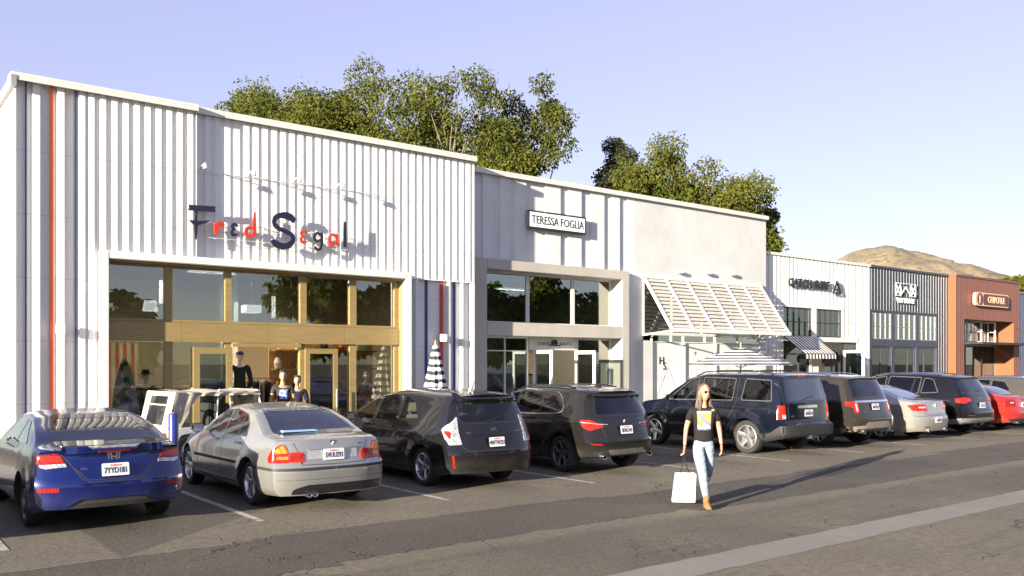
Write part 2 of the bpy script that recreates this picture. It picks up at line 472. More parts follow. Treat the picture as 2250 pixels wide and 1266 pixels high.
def doorleaf(parent, hinge, ang, w, z0, z1, fw, mat_f, mat_g, handle=True, name='door'):
    """leaf from hinge (x,y), direction angle (deg from +X)"""
    m = MB(); 
    m.box(0, w, -.02, .02, 0, fw*1.6); m.box(0, w, -.02, .02, z1-z0-fw, z1-z0)
    m.box(0, fw, -.019, .019, fw*1.6, z1-z0-fw); m.box(w-fw, w, -.019, .019, fw*1.6, z1-z0-fw)
    o = m.build(name, mat_f, parent)
    o.location = Vector((hinge[0], hinge[1], z0)) - total_loc(parent); o.rotation_euler = (0, 0, R(ang))
    MB().box(fw*.8, w-fw*.8, -.005, .005, fw*1.4, z1-z0-fw*.8).build('pane', mat_g, o)
    if handle:
        MB().tube([(w-fw*.5,-.03,.75),(w-fw*.5,-.075,.75),(w-fw*.5,-.075,1.25),(w-fw*.5,-.03,1.25)], .013, 6).build('handle', M['steel'], o)
    return o

def coping(parent, x0, x1, y, z, dz=.09, over=.10, mat='coping'):
    m = MB().box(x0, x1, y-over, y+.35, z, z+.05); m.box(x0+.001, x1-.001, y-over+.002, y-over+.03, z-dz, z)
    return m.build('roof_coping', M[mat], parent, world=True)

def rooflab(parent, x0, x1, y0, y1, z, mat='grey'):
    MB().box(x0, x1, y0, y1, z-.15, z).build('roof', M[mat], parent, world=True)

# ---- A: white ribbed clothing shop -------------------------------------
A = thing('shop_building', 'tall white corrugated metal clothing shop with wood-framed storefront behind the parked sedans', 'shop', (8.06, 19.0, 0), group='row of shops')
TOP = 7.47
# left part: painted deep flutes then regular ribs
m = MB(); yv, yc = 18.96, 18.85
def flute(m, x0, x1, z0, z1, crests, stripes, yc, yv):
    m.add([(x0,yv,z0),(x1,yv,z0),(x1,yv,z1),(x0,yv,z1)], [(0,1,2,3)], 0)
    for a, b in crests:
        s = .012
        m.add([(a-s,yv,z0),(a,yc,z0),(b,yc,z0),(b+s,yv,z0),(a-s,yv,z1),(a,yc,z1),(b,yc,z1),(b+s,yv,z1)],
              [(0,1,5,4),(1,2,6,5),(2,3,7,6),(0,3,2,1),(4,5,6,7)], 0)
    for a, b, mi, pr in stripes:
        m.box(a, b, yv-pr, yv+.01, z0+.001, z1-.001, mi)
flute(m, 2.68, 3.90, .13, TOP, [(2.68,2.70),(2.985,3.105),(3.415,3.53),(3.80,3.90)],
      [(2.865,2.89,1,.03),(3.285,3.345,2,.05),(3.74,3.76,1,.03)], yc, yv)
m.build('painted_flute_panel', [M['white'], M['navy'], M['orange']], A, world=True)['label'] = 'deep white flutes with navy and orange painted stripes'
m = MB(); ribs(m, 3.901, 4.17, .13, TOP, yc, groove=.085, depth=.045); ribs(m, 4.17, 6.08, 4.26, TOP, yc, groove=.085, depth=.045)
ribs(m, 6.08, 11.31, 4.26, TOP, 19.0, groove=.07, depth=.032); ribs(m, 11.31, 13.45, 4.17, TOP, 19.0, groove=.07, depth=.032)
m.box(6.075, 6.09, 18.852, 19.03, 4.26, TOP)                          # return where the wall steps back
m.build('ribbed_wall', M['white'], A, world=True)
m = MB()
flute(m, 11.29, 13.45, .13, 4.165, [(11.62,11.70),(12.60,12.68),(13.02,13.09),(13.33,13.45)],
      [(11.95,12.02,1,.03),(12.40,12.49,2,.05),(12.83,12.87,1,.05)], 18.99, 19.09)
m.box(11.29, 13.45, 18.985, 19.10, 4.15, 4.169)
m.build('painted_flute_panel', [M['white'], M['navy'], M['red']], A, world=True)['label'] = 'lower wall panel with navy and red painted stripes'
m = MB()   # side wall towards the left with its own ribs
m.box(2.69, 2.78, 18.97, 30, .05, TOP)
y = 19.1
while y < 30: m.box(2.665, 2.70, y, y+.13, .06, TOP-.01); y += .215
m.box(13.36, 13.452, 19.035, 30, .05, TOP-.01)
m.box(2.70, 13.40, 29.9, 30.0, .05, TOP-.02)
m.build('side_wall', M['white'], A, world=True)
m = MB(); m.box(2.70, 4.22, 19.02, 19.14, .05, TOP-.03); m.box(4.22, 11.25, 19.06, 19.5, 4.24, TOP-.03); m.box(11.25, 13.40, 19.11, 19.3, .05, TOP-.03)
m.build('backing_wall', M['drywall'], A, world=True)
coping(A, 2.60, 6.10, 18.85, TOP); coping(A, 6.101, 13.47, 19.0, TOP)
m = MB().box(2.60, 2.69, 18.74, 30, TOP-.22, TOP-.01)
m.build('roof_gutter', M['grey'], A, world=True)
rooflab(A, 2.7, 13.4, 19.2, 29.9, TOP-.1)
# frame
m = MB()
xo0, xo1, xi0, xi1, zo, zi, yf = 4.15, 11.31, 4.30, 11.155, 4.27, 4.11, 18.66
m.box(xo0, xi0, yf, 19.06, .13, zo); m.box(xi1, xo1, yf, 19.08, .13, zo); m.box(xi0+.0, xi1, yf+.002, 19.05, zi, zo-.001)
m.build('storefront_frame', M['trim'], A, world=True, bevel=.012)
m = MB()      # timber liner, mullions, band
m.box(xi0, xi1, 18.80, 19.10, zi-.035, zi-.001); m.box(xi1-.03, xi1-.001, 18.86, 19.10, .14, zi-.036)
for a, b in ((5.47,5.63),(6.75,6.89),(8.50,8.66),(9.77,9.95),(11.0,11.124)): m.box(a, b, 18.99, 19.12, 2.93, zi-.036)
m.box(xi0, 11.124, 18.985, 19.12, 2.885, 2.94); m.box(xi0, 11.124, 18.992, 19.12, 4.03, zi-.037)
m.build('window_timber', M['wood'], A, world=True)
MB().box(xi0, 11.12, 18.95, 19.11, 2.475, 2.878).build('timber_band', M['wood'], A, world=True)
for a, b in ((xi0,5.47),(5.63,6.75),(6.89,8.50),(8.66,9.77),(9.95,11.0)):
    MB().box(a+.003, b-.003, 19.05, 19.062, 2.942, 4.028).build('window_pane', M['gl_store'], A, world=True)
m = MB()
for a, b in ((5.47,5.63),(6.75,6.89),(8.50,8.62),(9.77,9.95),(11.0,11.12)): m.box(a, b, 19.0, 19.12, .14, 2.47)
m.box(6.89, 8.50, 18.93, 19.0, 2.38, 2.46); m.box(4.30, 11.12, 19.0, 19.12, .135, .19)
m.build('door_timber', M['wood'], A, world=True)
for a, b in ((4.303,5.47),(5.63,6.75),(8.62,9.77),(9.95,11.0)):
    MB().box(a+.003, b-.003, 19.05, 19.06, .19, 2.465).build('shop_window_pane', M['gl_door'], A, world=True)
doorleaf(A, (6.04,18.95), 0, .85, .15, 2.36, .14, M['wood'], M['gl_door'])
doorleaf(A, (8.60,18.95), 0, .83, .15, 2.36, .12, M['wood'], M['gl_door'])
m = MB(); shell(m, 4.25, 13.3, 19.14, 26.5, 4.5); m.build('interior', [M['cream'], M['floor'], M['ceil']], A, world=True, recalc=False)
st = NT('reflected_stripes'); s_ = st.sep(st.pos()); q = st.math('LESS_THAN', st.math('FRACT', st.math('MULTIPLY', s_[0], 5.2)), .5)
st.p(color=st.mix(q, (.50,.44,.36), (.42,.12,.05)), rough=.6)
MB().box(4.5, 6.35, 24.4, 24.5, .14, 2.55).build('stripe_reflection_panel', st.mat, A, world=True)  # added panel; its painted stripes stand in for a reflection in the window
MB().box(8.5, 9.0, 24.3, 24.6, .14, 4.45).build('interior_column', M['drywall'], A, world=True)

# ---- B: concrete framed hat shop + whitewashed shutter shop --------------
B = thing('shop_building', 'white building with a concrete shopfront frame and smooth wall above a louvered awning', 'shop', (20.2, 19.6, 0), group='row of shops')
TB = 7.36; yb = 19.59
m = MB()
m.box(13.46, 20.5, yb+.05, yb+.3, 4.915, TB-.01)
m.box(19.67, 20.5, yb+.001, yb+.3, .05, 4.914)
for a, b in ((13.55,13.85),(14.15,14.5),(14.75,15.1),(15.3,15.7),(16.44,17.0),(17.32,17.84),(18.25,18.79),(19.12,19.46),(19.80,20.13)):
    z0 = 4.92 if b < 19.7 else .14
    m.add([(a-.02,yb+.05,z0),(a,yb,z0),(b,yb,z0),(b+.01,yb+.05,z0),(a-.02,yb+.05,TB-.01),(a,yb,TB-.01),(b,yb,TB-.01),(b+.01,yb+.05,TB-.01)], [(0,1,5,4),(1,2,6,5),(2,3,7,6),(0,3,2,1),(4,5,6,7)])
m.build('board_wall', M['boards'], B, world=True)
m = MB(); m.box(20.13, 26.95, yb+.0, yb+.3, 4.83, TB-.012); m.box(26.62, 26.95, yb+.0, yb+.3, .05, 4.83); m.box(20.135, 20.95, yb+.0, yb+.3, .05, 2.76)
m.box(26.85, 26.952, yb+.3, 30, .05, TB-.02)
m.build('stucco_wall', M['stucco'], B, world=True)
coping(B, 13.46, 26.99, yb, TB); rooflab(B, 13.47, 26.85, 19.9, 29.9, TB-.1)
m = MB(); m.box(13.47, 26.85, 29.9, 30.0, .05, TB-.03); m.build('rear_wall', M['stucco'], B, world=True)
m = MB(); yf = 19.38
m.box(13.46, 14.15, yf, 19.97, .13, 4.91); m.box(19.36, 19.665, yf, 19.97, .13, 4.91)
m.box(14.15, 19.36, yf+.001, 19.96, 4.63, 4.908); m.box(14.15, 19.36, yf+.003, 19.96, 2.79, 3.17)
m.build('concrete_frame', M['concrete'], B, world=True, bevel=.01)
for a, b in ((14.15,15.98),(16.0,17.75),(17.77,19.36)):
    window(B, a, b, 3.17, 4.63, 19.88, .045, M['trim'], M['gl_dark'])
window(B, 14.15, 16.0, .14, 2.79, 19.88, .05, M['trim'], M['gl_dark'], vm=(15.15,), hm=(2.38,))
window(B, 17.92, 19.36, .14, 2.79, 19.88, .05, M['trim'], M['gl_dark'])
MB().box(16.05, 17.92, 19.86, 19.96, 2.42, 2.789).build('door_header', M['trim'], B, world=True)
doorleaf(B, (16.15,19.84), -88, .84, .15, 2.40, .10, M['trim'], M['gl_door'])
doorleaf(B, (17.80,19.84), -86, .84, .15, 2.40, .10, M['trim'], M['gl_door'])
m = MB(); shell(m, 13.6, 19.75, 19.98, 25, 4.7); m.build('interior', [M['drywall'], M['floor'], M['ceil']], B, world=True, recalc=False)
# hoarding and dark transom behind the awning
m = MB(); m.box(20.96, 26.61, 19.66, 19.70, .13, 2.70); m.box(22.44, 22.56, 19.60, 19.655, .13, 2.72); m.box(24.1, 24.2, 19.61, 19.655, .13, 2.72)
m.build('hoarding_panel', M['whitep'], B, world=True)
window(B, 20.5, 26.62, 2.98, 4.82, 19.72, .06, M['trim'], M['gl_dark'], vm=(22.03,23.55,25.1))
window(B, 20.96, 26.61, 2.71, 2.97, 19.63, .03, M['trim'], M['gl_dark'], vm=(21.9,22.5,23.6,24.15,25.4), mw=.07)
m = MB()
for cx, z0, w, h in ((21.75,.9,1.1,1.0),(23.3,1.35,.5,.8),(23.65,1.35,.5,.8),(24.9,.9,1.2,1.1)):
    for a, b in (((cx-w/2,z0),(cx,z0+h)),((cx,z0+h),(cx+w/2,z0))):
        m.bar((a[0],19.655,a[1]), (b[0],19.655,b[1]), .005, .005)
for cx, z0, s in ((23.1,2.42,.13),(24.35,1.45,.16),(25.3,1.45,.14),(22.9,1.2,.12),(24.05,2.38,.12)):
    k = -1 if z0 > 2 else 1
    m.prism([(cx-s*.55,z0),(cx+s*.55,z0),(cx,z0+k*s*1.2)], 19.652, 19.659)
m.build('triangle_print', M['grey'], B, world=True)

# ---- C: white ribbed surf shop ------------------------------------------
Cc = thing('shop_building', 'low white corrugated shop with striped awning, left of the dark slate shop', 'shop', (30.6, 19.75, 0), group='row of shops')
TC = 6.12; yw = 19.75
m = MB()
for a, b, z0, z1 in ((26.96,34.3,4.2,TC),(26.96,28.2,.13,4.2),(28.2,32.25,2.98,3.05),(32.25,33.35,2.9,4.2),(33.35,34.3,.13,4.2)):
    ribs(m, a, b, z0, z1, yw, pitch=.27, groove=.09, depth=.045)
m.build('ribbed_wall', M['white'], Cc, world=True)
m = MB()
for a, b, z0, z1 in ((26.96,34.29,4.25,TC-.03),(26.96,28.15,.05,4.25),(28.15,34.2,2.86,2.98),(33.4,34.29,.05,4.25),(32.25,33.4,2.98,4.25)): m.box(a, b, yw+.06, yw+.25, z0, z1)
m.box(34.2, 34.3, yw+.25, 30, .05, TC-.03); m.box(27, 34.3, 29.9, 30, .05, TC-.03)
m.build('backing_wall', M['drywall'], Cc, world=True)
m = MB()
for a, b, z0, z1 in ((30.12,30.40,3.05,4.2),(28.15,28.24,.13,4.25),(32.22,32.32,2.9,4.25)): m.box(a, b, yw-.01, yw+.1, z0, z1)
m.box(28.24, 32.22, yw-.012, yw+.1, 4.17, 4.26); m.box(28.24, 33.4, yw-.013, yw+.1, 2.88, 3.06)
m.build('window_trim', M['trim'], Cc, world=True)
coping(Cc, 26.96, 34.3, yw, TC, dz=.05, over=.05); rooflab(Cc, 27, 34.25, 20, 29.9, TC-.1)
window(Cc, 28.24, 30.12, 3.06, 4.17, yw+.04, .04, M['darkmetal'], M['gl_far'], vm=(28.62,29.0,29.37,29.75), hm=(3.62,))
window(Cc, 30.40, 32.22, 3.06, 4.17, yw+.04, .04, M['darkmetal'], M['gl_far'], vm=(30.76,31.12,31.5,31.86), hm=(3.62,))
window(Cc, 28.24, 30.0, .35, 2.88, yw+.05, .05, M['darkmetal'], M['gl_far'])
window(Cc, 32.3, 33.35, .14, 2.88, yw+.04, .08, M['darkmetal'], M['gl_far'])
m = MB(); m.box(30.0, 30.12, yw+.01, yw+.1, .13, 2.88); m.box(30.12,30.6,yw+.03,yw+.1,.13,1.9); m.build('door_post', M['trim'], Cc, world=True)
doorleaf(Cc, (30.75,19.72), -95, .85, .15, 2.55, .10, M['darkmetal'], M['gl_far'])
doorleaf(Cc, (32.25,19.72), -80, .85, .15, 2.55, .10, M['trim'], M['gl_far'])
m = MB(); shell(m, 27.2, 34.1, 20.0, 25, 4.6); m.build('interior', [M['drywall'], M['floor'], M['ceil']], Cc, world=True, recalc=False)

# ---- D: slate shop --------------------------------------------------------
D = thing('shop_building', 'dark slate blue corrugated shop with three tall paned windows between white and rust buildings', 'shop', (37.7, 19.75, 0), group='row of shops')
m = MB(); ribs(m, 34.31, 41.05, 4.3, TC, yw, pitch=.24, groove=.10, depth=.05); ribs(m, 40.1, 41.05, .13, 4.3, yw, pitch=.24, groove=.10, depth=.05)
m.build('ribbed_wall', M['slate'], D, world=True)
m = MB(); m.box(34.31, 34.47, yw, yw+.12, .13, 4.3); m.box(34.47, 40.1, yw, yw+.12, 4.22, 4.3); m.box(34.47, 40.1, yw+.001, yw+.12, 2.76, 3.06)
for a, b in ((36.05,36.28),(38.14,38.36),(39.98,40.1)): m.box(a, b, yw+.002, yw+.13, .13, 2.759); m.box(a, b, yw+.002, yw+.13, 3.061, 4.219)
m.build('window_trim', M['slate'], D, world=True)
coping(D, 34.31, 41.08, yw, TC, dz=.05, over=.05, mat='slate'); rooflab(D, 34.35, 41.0, 20, 29.9, TC-.1)
for a, b in ((34.47,36.05),(36.28,38.14),(38.36,39.98)):
    w = (b-a)/4
    window(D, a, b, 3.06, 4.22, yw+.05, .035, M['grey'], M['gl_far'], vm=(a+w,a+2*w,a+3*w), hm=(3.62,), mw=.02)
window(D, 34.47, 36.05, .2, 2.76, yw+.05, .09, M['slate'], M['gl_low'], vm=(35.25,))
window(D, 36.28, 38.14, .14, 2.76, yw+.05, .09, M['slate'], M['gl_low'], vm=(37.5,))
window(D, 38.36, 39.98, .14, 2.76, yw+.05, .09, M['slate'], M['gl_low'], vm=(38.95,))
m = MB(); m.box(34.31, 41.05, yw+.13, yw+.2, 4.3, TC-.05); m.box(40.1, 41.05, yw+.13, yw+.2, .05, 4.3); m.box(34.31, 41.05, 29.9, 30, .05, TC-.05); m.box(40.95,41.05,yw+.2,30,.05,TC-.05)
m.build('backing_wall', M['slate'], D, world=True)
m = MB(); shell(m, 34.45, 40.9, 20.0, 25, 4.6); m.build('interior', [M['drywall'], M['floor'], M['ceil']], D, world=True, recalc=False)
gm = plain('green_panel', (.02,.28,.08), .5)
MB().box(38.9, 39.8, 21.2, 21.3, 1.0, 2.5).build('green_wall_panel', gm, D, world=True)

# ---- E: rust restaurant ---------------------------------------------------
Ee = thing('shop_building', 'rust red metal-clad restaurant with bright orange-brown side and deep recessed entrance', 'restaurant', (44.4, 19.4, 0), group='row of shops')
ye = 19.39; TE = 6.13
m = MB()
for a, b, z0, z1 in ((41.07,47.86,4.12,TE),(41.07,41.9,.13,4.12),(47.22,47.86,.13,4.12)): ribs(m, a, b, z0, z1, ye, pitch=.18, groove=.03, depth=.014)
m.build('ribbed_wall', M['rust'], Ee, world=True)
MB().box(41.06, 41.085, ye-.01, 20.4, .05, TE+.02).build('side_cladding', M['rustside'], Ee, world=True)
m = MB(); m.box(47.20, 47.22, ye+.02, 20.6, .14, 4.11); m.build('entrance_reveal', M['rustside'], Ee, world=True)
m = MB(); m.box(41.09, 41.9, ye+.03, 20.6, .05, 4.12); m.box(47.22, 47.85, ye+.03, 20.6, .05, 4.12); m.box(41.09, 47.85, ye+.03, 20.6, 4.121, TE-.02); m.box(41.09,47.85,29.9,30,.05,TE-.02); m.box(47.75,47.85,20.6,29.9,.05,TE-.02)
m.build('backing_wall', M['rust'], Ee, world=True)
coping(Ee, 41.05, 47.88, ye, TE, dz=.05, over=.04, mat='rust'); rooflab(Ee, 41.1, 47.8, 20.6, 29.9, TE-.1)
m = MB()
for i, x in enumerate((42.0,42.75,43.5,44.25,45.0,45.75,46.5)):
    y0 = 20.35 if i % 2 else 20.0
    y1 = 20.0 if i % 2 else 20.35
    m.bar((x,y0,3.1), (x+.74,y1,3.1), .05, .06); m.bar((x,y0,4.08), (x+.74,y1,4.08), .05, .06); m.bar((x,y0,3.1), (x,y0,4.08), .06); m.bar((x+.37,(y0+y1)/2,3.1), (x+.37,(y0+y1)/2,4.08), .03); m.bar((x,y0,3.6), (x+.74,y1,3.6), .03)
m.build('folding_window', M['trim'], Ee, world=True)
MB().box(41.92, 47.2, 20.42, 20.43, 3.05, 4.1).build('window_pane', M['gl_far'], Ee, world=True)
window(Ee, 41.92, 47.2, .14, 2.9, 20.35, .06, M['black'], M['gl_far'], vm=(42.9,43.5,44.1,45.0,45.9), mw=.07)
MB().box(41.95, 48.3, 18.55, 20.3, 2.93, 3.03).build('canopy', M['darkmetal'], Ee, world=True)
for q in ([(47.9,18.6,3.03),(47.4,19.38,3.9)], [(43.0,18.6,3.03),(42.6,19.4,3.9)]): MB().tube(q, .015, 5).build('canopy_rod', M['darkmetal'], Ee, world=True)
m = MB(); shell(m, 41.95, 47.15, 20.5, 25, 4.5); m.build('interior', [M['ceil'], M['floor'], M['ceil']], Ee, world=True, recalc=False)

Ff = thing('shop_building', 'pale blue-grey ribbed building at the far right edge beyond the rust restaurant', 'shop', (55, 19.9, 0), group='row of shops')
m = MB(); ribs(m, 47.9, 62, .05, 5.75, 19.9, pitch=.3, groove=.08, depth=.04); m.box(47.9, 62, 19.97, 30, .05, 5.7)
m.build('ribbed_wall', M['bluegrey'], Ff, world=True)
coping(Ff, 47.9, 62, 19.9, 5.75, dz=.05)

# ================================================================ SIGNS
# hand-lettered sign; strokes traced in metres on the wall (x, z)
def zp(x, y):       # sign design units -> wall metres
    px = 400 + x/3.409; py = 400 + y/3.409
    t = (px-1125)/1917; d = 18.80/(-.6124*t+.7906)
    return ((.7906*t+.6123)*d, 2+(800-py)*d/1917)
S1 = thing('shop_sign', 'large hand-drawn navy, red and black letters spelling a clothing shop name on white ribs', 'sign', (7.7, 18.8, 4.8))
def letter(name, strokes, mat, polys=()):
    m = MB()
    for i, (pts, ws) in enumerate(strokes):
        P = [zp(*p) for p in pts]; k = .0041
        if not isinstance(ws, (list, tuple)): ws = [ws]*len(P)
        strokemesh(m, P, [w*k for w in ws], 18.775-.001*i, 18.81+.001*i)
    for i, pl in enumerate(polys): m.prism([zp(*p) for p in pl], 18.776-.001*i, 18.81)
    return m.build('letter', mat, S1, world=True)
nv, rd, bk = M['letnavy'], M['letred'], M['letblack']
letter('F', [], nv, [[(48,168),(60,172),(240,184),(252,186),(244,204),(250,226),(150,220),(42,210),(54,192)],
   [(84,206),(128,210),(113,232),(112,292),(90,290),(98,232)], [(55,284),(92,290),(116,291),(210,290),(180,308),(120,326),(88,322),(70,305)], [(90,320),(118,322),(108,424),(102,434),(96,424)]])
letter('r', [([(258,306),(257,350),(257,392)], [20,26,20]), ([(262,335),(282,312),(303,318),(306,344)], [18,22,20,12])], rd)
letter('e', [([(414,334),(398,318),(376,326),(384,350),(400,354)], [10,14,16,12,8]), ([(398,354),(374,368),(378,392),(398,398),(416,390)], [8,14,18,14,8])], nv)
letter('d', [([(532,352),(505,340),(482,362),(482,392),(505,408),(532,396)], [12,16,20,20,18,14]), ([(544,228),(541,320),(541,412)], [8,18,22])], rd)
letter('S', [([(845,296),(800,260),(745,250),(700,268),(690,310),(720,345),(775,372),(822,400),(828,440),(795,475),(745,482),(700,462),(672,436)], [26,40,32,26,24,24,24,24,26,32,36,36,22])], nv)
letter('e', [([(938,382),(918,372),(894,380),(900,402),(918,408)], [10,14,16,12,8]), ([(916,408),(892,420),(896,446),(916,454),(938,446)], [8,14,16,14,8])], rd)
letter('g', [([(1036,398),(1012,382),(992,402),(996,434),(1018,444),(1038,430)], [12,14,14,14,12,10]), ([(1043,380),(1046,440),(1040,490),(1022,508),(1002,500),(998,482)], [12,14,14,14,14,10])], bk)
letter('a', [([(1152,410),(1128,394),(1106,416),(1108,458),(1130,470),(1154,450)], [14,15,16,16,15,12]), ([(1160,392),(1159,440),(1164,480)], [14,16,14])], rd)
letter('l', [([(1220,300),(1219,400),(1219,490)], [14,18,16])], bk)
m = MB()
for za, zb, x0, x1 in ((5.05,5.05,6.3,9.65),(4.72,4.72,6.3,9.65)): m.tube([(x0,18.84,za),(x1,18.84,zb)], .006, 6)
for x in (6.5,7.6,8.7,9.6): m.tube([(x,18.87,4.72),(x,18.99,4.72)], .012, 6); m.tube([(x,18.87,5.05),(x,18.99,5.05)], .012, 6)
m.build('sign_rail', M['trim'], S1, world=True)

for i, (x, nm) in enumerate(((6.2,'leftmost, over the step in the wall'),(7.26,'second from the left'),(8.33,'third from the left'),(9.41,'rightmost, above the last letters'))):
    s = thing('sign_spotlight', 'small white arm spotlight above the hand-drawn letters, '+nm, 'spotlight', (x, 18.98, 6.2), group='spotlights above the letter sign')
    MB().tube([(0,.02,-.02),(0,-.1,.05),(.0,-.34,.06)], .013, 6).build('arm', M['trim'], s)
    m = MB(); m.lathe([(0,.07),(.03,.065),(.052,-.05),(.046,-.052),(.026,.045),(0,.046)], 12, c=(0,-.34,.0)); m.build('lamp_head', M['trim'], s, smooth=40)
    MB().cyl((0,-.34,-.03), .038, .01, 10).build('lens', M['grey'], s)
m = MB().tube([(6.3,18.985,6.16),(10.6,18.985,6.16)], .006, 6); tag(m.build('conduit_pipe', M['trim'], loc=(0,0,0)), 'thin white conduit running along the ribs behind the spotlights', 'pipe')

for x, y, nm in ((3.42, 18.80, 'beside the orange stripe'), (12.36, 18.93, 'beside the red stripe above the folded umbrella')):
    s = thing('wall_light', 'small white box light on the ribbed wall '+nm, 'wall light', (x, y, 2.68), group='box lights on the ribbed wall')
    MB().box(-.06,.10,-.14,.0,-.09,.09).build('housing', M['trim'], s, bevel=.012)
    MB().box(-.03,.07,0,.09,-.04,.04).build('bracket', M['grey'], s)
    MB().box(-.04,.08,-.12,-.02,-.098,-.091).build('lens', M['lampshade'], s)

def boxsign(name, label, x0, x1, z0, z1, y, txt, size, **k):
    s = thing(name, label, 'sign', ((x0+x1)/2, y, (z0+z1)/2))
    w, h = (x1-x0)/2, (z1-z0)/2
    MB().box(-w,w,-.06,.05,-h,h).build('sign_case', M['letblack'], s)
    MB().box(-w+.05,w-.05,-.066,-.06,-h+.05,h-.05).build('sign_face', M['signwhite'], s)
    text_mesh(txt, size, .006, M['letblack'], 'lettering', s, (0,-.07,-.01), **k)
    return s
boxsign('shop_sign', 'white rectangular sign with black frame and thin black capitals above the concrete shopfront', 15.66, 17.88, 5.90, 6.42, 19.50, 'TERESSA FOGLIA', .34, sx=.79)
s = thing('door_sign', 'small black hat emblem and spaced capitals on the white header over the double doors', 'sign', (16.98, 19.85, 2.6))
text_mesh('CUSTOM  HATS', .13, .006, M['letblack'], 'lettering', s, (0,-.005,0), sx=1.15, spacing=1.3)
m = MB(); m.prism([(-.12,-.02),(-.12,.08),(-.06,.12),(.06,.12),(.12,.08),(.12,-.02)], -.012, -.004); m.prism([(-.24,-.06),(.24,-.06),(.22,-.03),(-.22,-.03)], -.013,-.003)
m.build('hat_emblem', M['letblack'], s)
s = thing('hoarding_lettering', 'black staggered capital letters on the white hoarding left of the open umbrella', 'sign', (21.5, 19.65, 2.0))
text_mesh('H', .36, .006, M['letblack'], 'lettering', s, (-.07,-.004,.10)); text_mesh('S', .36, .006, M['letblack'], 'lettering', s, (.07,-.004,-.08))
for k in range(2): MB().box(-.3,.3,-.004,0,-.42-k*.07,-.415-k*.07).build('rule_line', M['grey'], s)
s = thing('shop_sign', 'bold black capitals with a triangle emblem on white ribs above the striped awning', 'sign', (30.1, 19.66, 5.08))
text_mesh('CATCH SURF', .46, .05, M['letblack'], 'lettering', s, (-.30,0,0), bold=.010, sx=.93, spacing=1.08)
m = MB()
tri = [(1.32,-.26),(1.82,-.26),(1.57,.24)]
for i in range(3):
    a, b = tri[i], tri[(i+1)%3]; m.bar((a[0],-.02,a[1]), (b[0],-.02,b[1]), .07, .05)
m.bar((1.45,-.02,-.1),(1.7,-.02,-.1),.05,.05); m.build('triangle_emblem', M['letblack'], s)
s = thing('shop_sign', 'white line emblem over thin white capitals on the slate corrugated wall', 'sign', (37.1, 19.70, 5.1))
m = MB(); L_ = [(-.85,.42),(.85,.42),(.45,-.12),(0,.28),(-.45,-.12),(-.85,.42)]
def poly_lines(m, pts, w=.022, y=-.02):
    for a, b in zip(pts, pts[1:]): m.bar((a[0],y,a[1]), (b[0],y,b[1]), .03, w)
poly_lines(m, [(-.85,-.12),(-.85,.42),(.85,.42),(.85,-.12)]); poly_lines(m, [(-.85,.42),(-.45,-.12),(0,.28),(.45,-.12),(.85,.42)]); poly_lines(m, [(-.85,-.12),(-.45,.36),(-.38,-.1)]); poly_lines(m, [(.85,-.12),(.45,.36),(.38,-.1)]); poly_lines(m, [(-.85,-.12),(-.45,-.12)]); poly_lines(m, [(.85,-.12),(.45,-.12)])
m.build('line_emblem', M['signwhite'], s)
text_mesh('WITTMORE', .30, .03, M['signwhite'], 'lettering', s, (0,-.02,-.34), sx=.98)
s = thing('shop_sign', 'rounded tan backlit-style sign with round pepper emblem and capitals on the rust wall', 'sign', (44.5, 19.3, 5.1))
cm = plain('sign_tan', (.55,.36,.24), .5); cb = plain('sign_brown', (.10,.03,.02), .5)
def rrect(x0, x1, z0, z1, r, n=6):
    out = []
    for cx, cz, a0 in ((x1-r,z1-r,0),(x0+r,z1-r,90),(x0+r,z0+r,180),(x1-r,z0+r,270)):
        for k in range(n+1): a = R(a0+90*k/n); out.append((cx+r*cos(a), cz+r*sin(a)))
    return out
m = MB(); m.prism(rrect(-1.85,1.75,-.32,.32,.2), -.08, .05); m.build('sign_case', cm, s)
m = MB(); m.prism(rrect(-1.05,1.68,-.26,.26,.12), -.095, -.082); m.build('sign_face', cb, s)
m = MB(); m.prism(rrect(-1.7,-1.12,-.28,.28,.27), -.10, -.082, 0); m.prism([(-1.5,.2),(-1.38,.12),(-1.36,0),(-1.42,-.18),(-1.5,-.22),(-1.46,-.05),(-1.5,.08)], -.11, -.101, 1)
m.build('pepper_emblem', [cb, cm], s)
text_mesh('CHIPOTLE', .42, .02, cm, 'lettering', s, (.32,-.10,-.01), bold=.012, sx=.95)

# ================================================================ AWNINGS, UMBRELLAS
Aw = thing('louver_awning', 'large white propped-out louvered shutter awning over the hoarded windows', 'awning', (23.5, 19.5, 4.8))
x0, x1 = 20.48, 26.55
top = Vector((0,19.54,4.82)); bot = Vector((0,18.32,3.06))
m = MB()
for i in range(7):
    x = x0 + (x1-x0)*i/6
    m.bar((x,top.y,top.z), (x,bot.y,bot.z), .10, .06)
for p in (top, bot): m.bar((x0-.05,p.y,p.z), (x1+.05,p.y,p.z), .10, .12)
m.build('frame', M['trim'], Aw, world=True)
m = MB(); n = 13
for b in range(6):
    xa = x0+(x1-x0)*b/6+.05; xb = x0+(x1-x0)*(b+1)/6-.05
    for k in range(1, n+1):
        p = top.lerp(bot, k/(n+1))
        m.bar((xa,p.y,p.z), (xb,p.y,p.z), .138, .012, up=(0,-.68,.73))
m.build('louver_slats', M['slat'], Aw, world=True)
for x in (x0, x1):
    m = MB(); m.bar((x,bot.y,bot.z-.02), (x,19.56,2.93), .05, .05); m.bar((x,19.55,2.93), (x,19.55,4.8), .05, .05)
    m.build('support_arm', M['trim'], Aw, world=True)
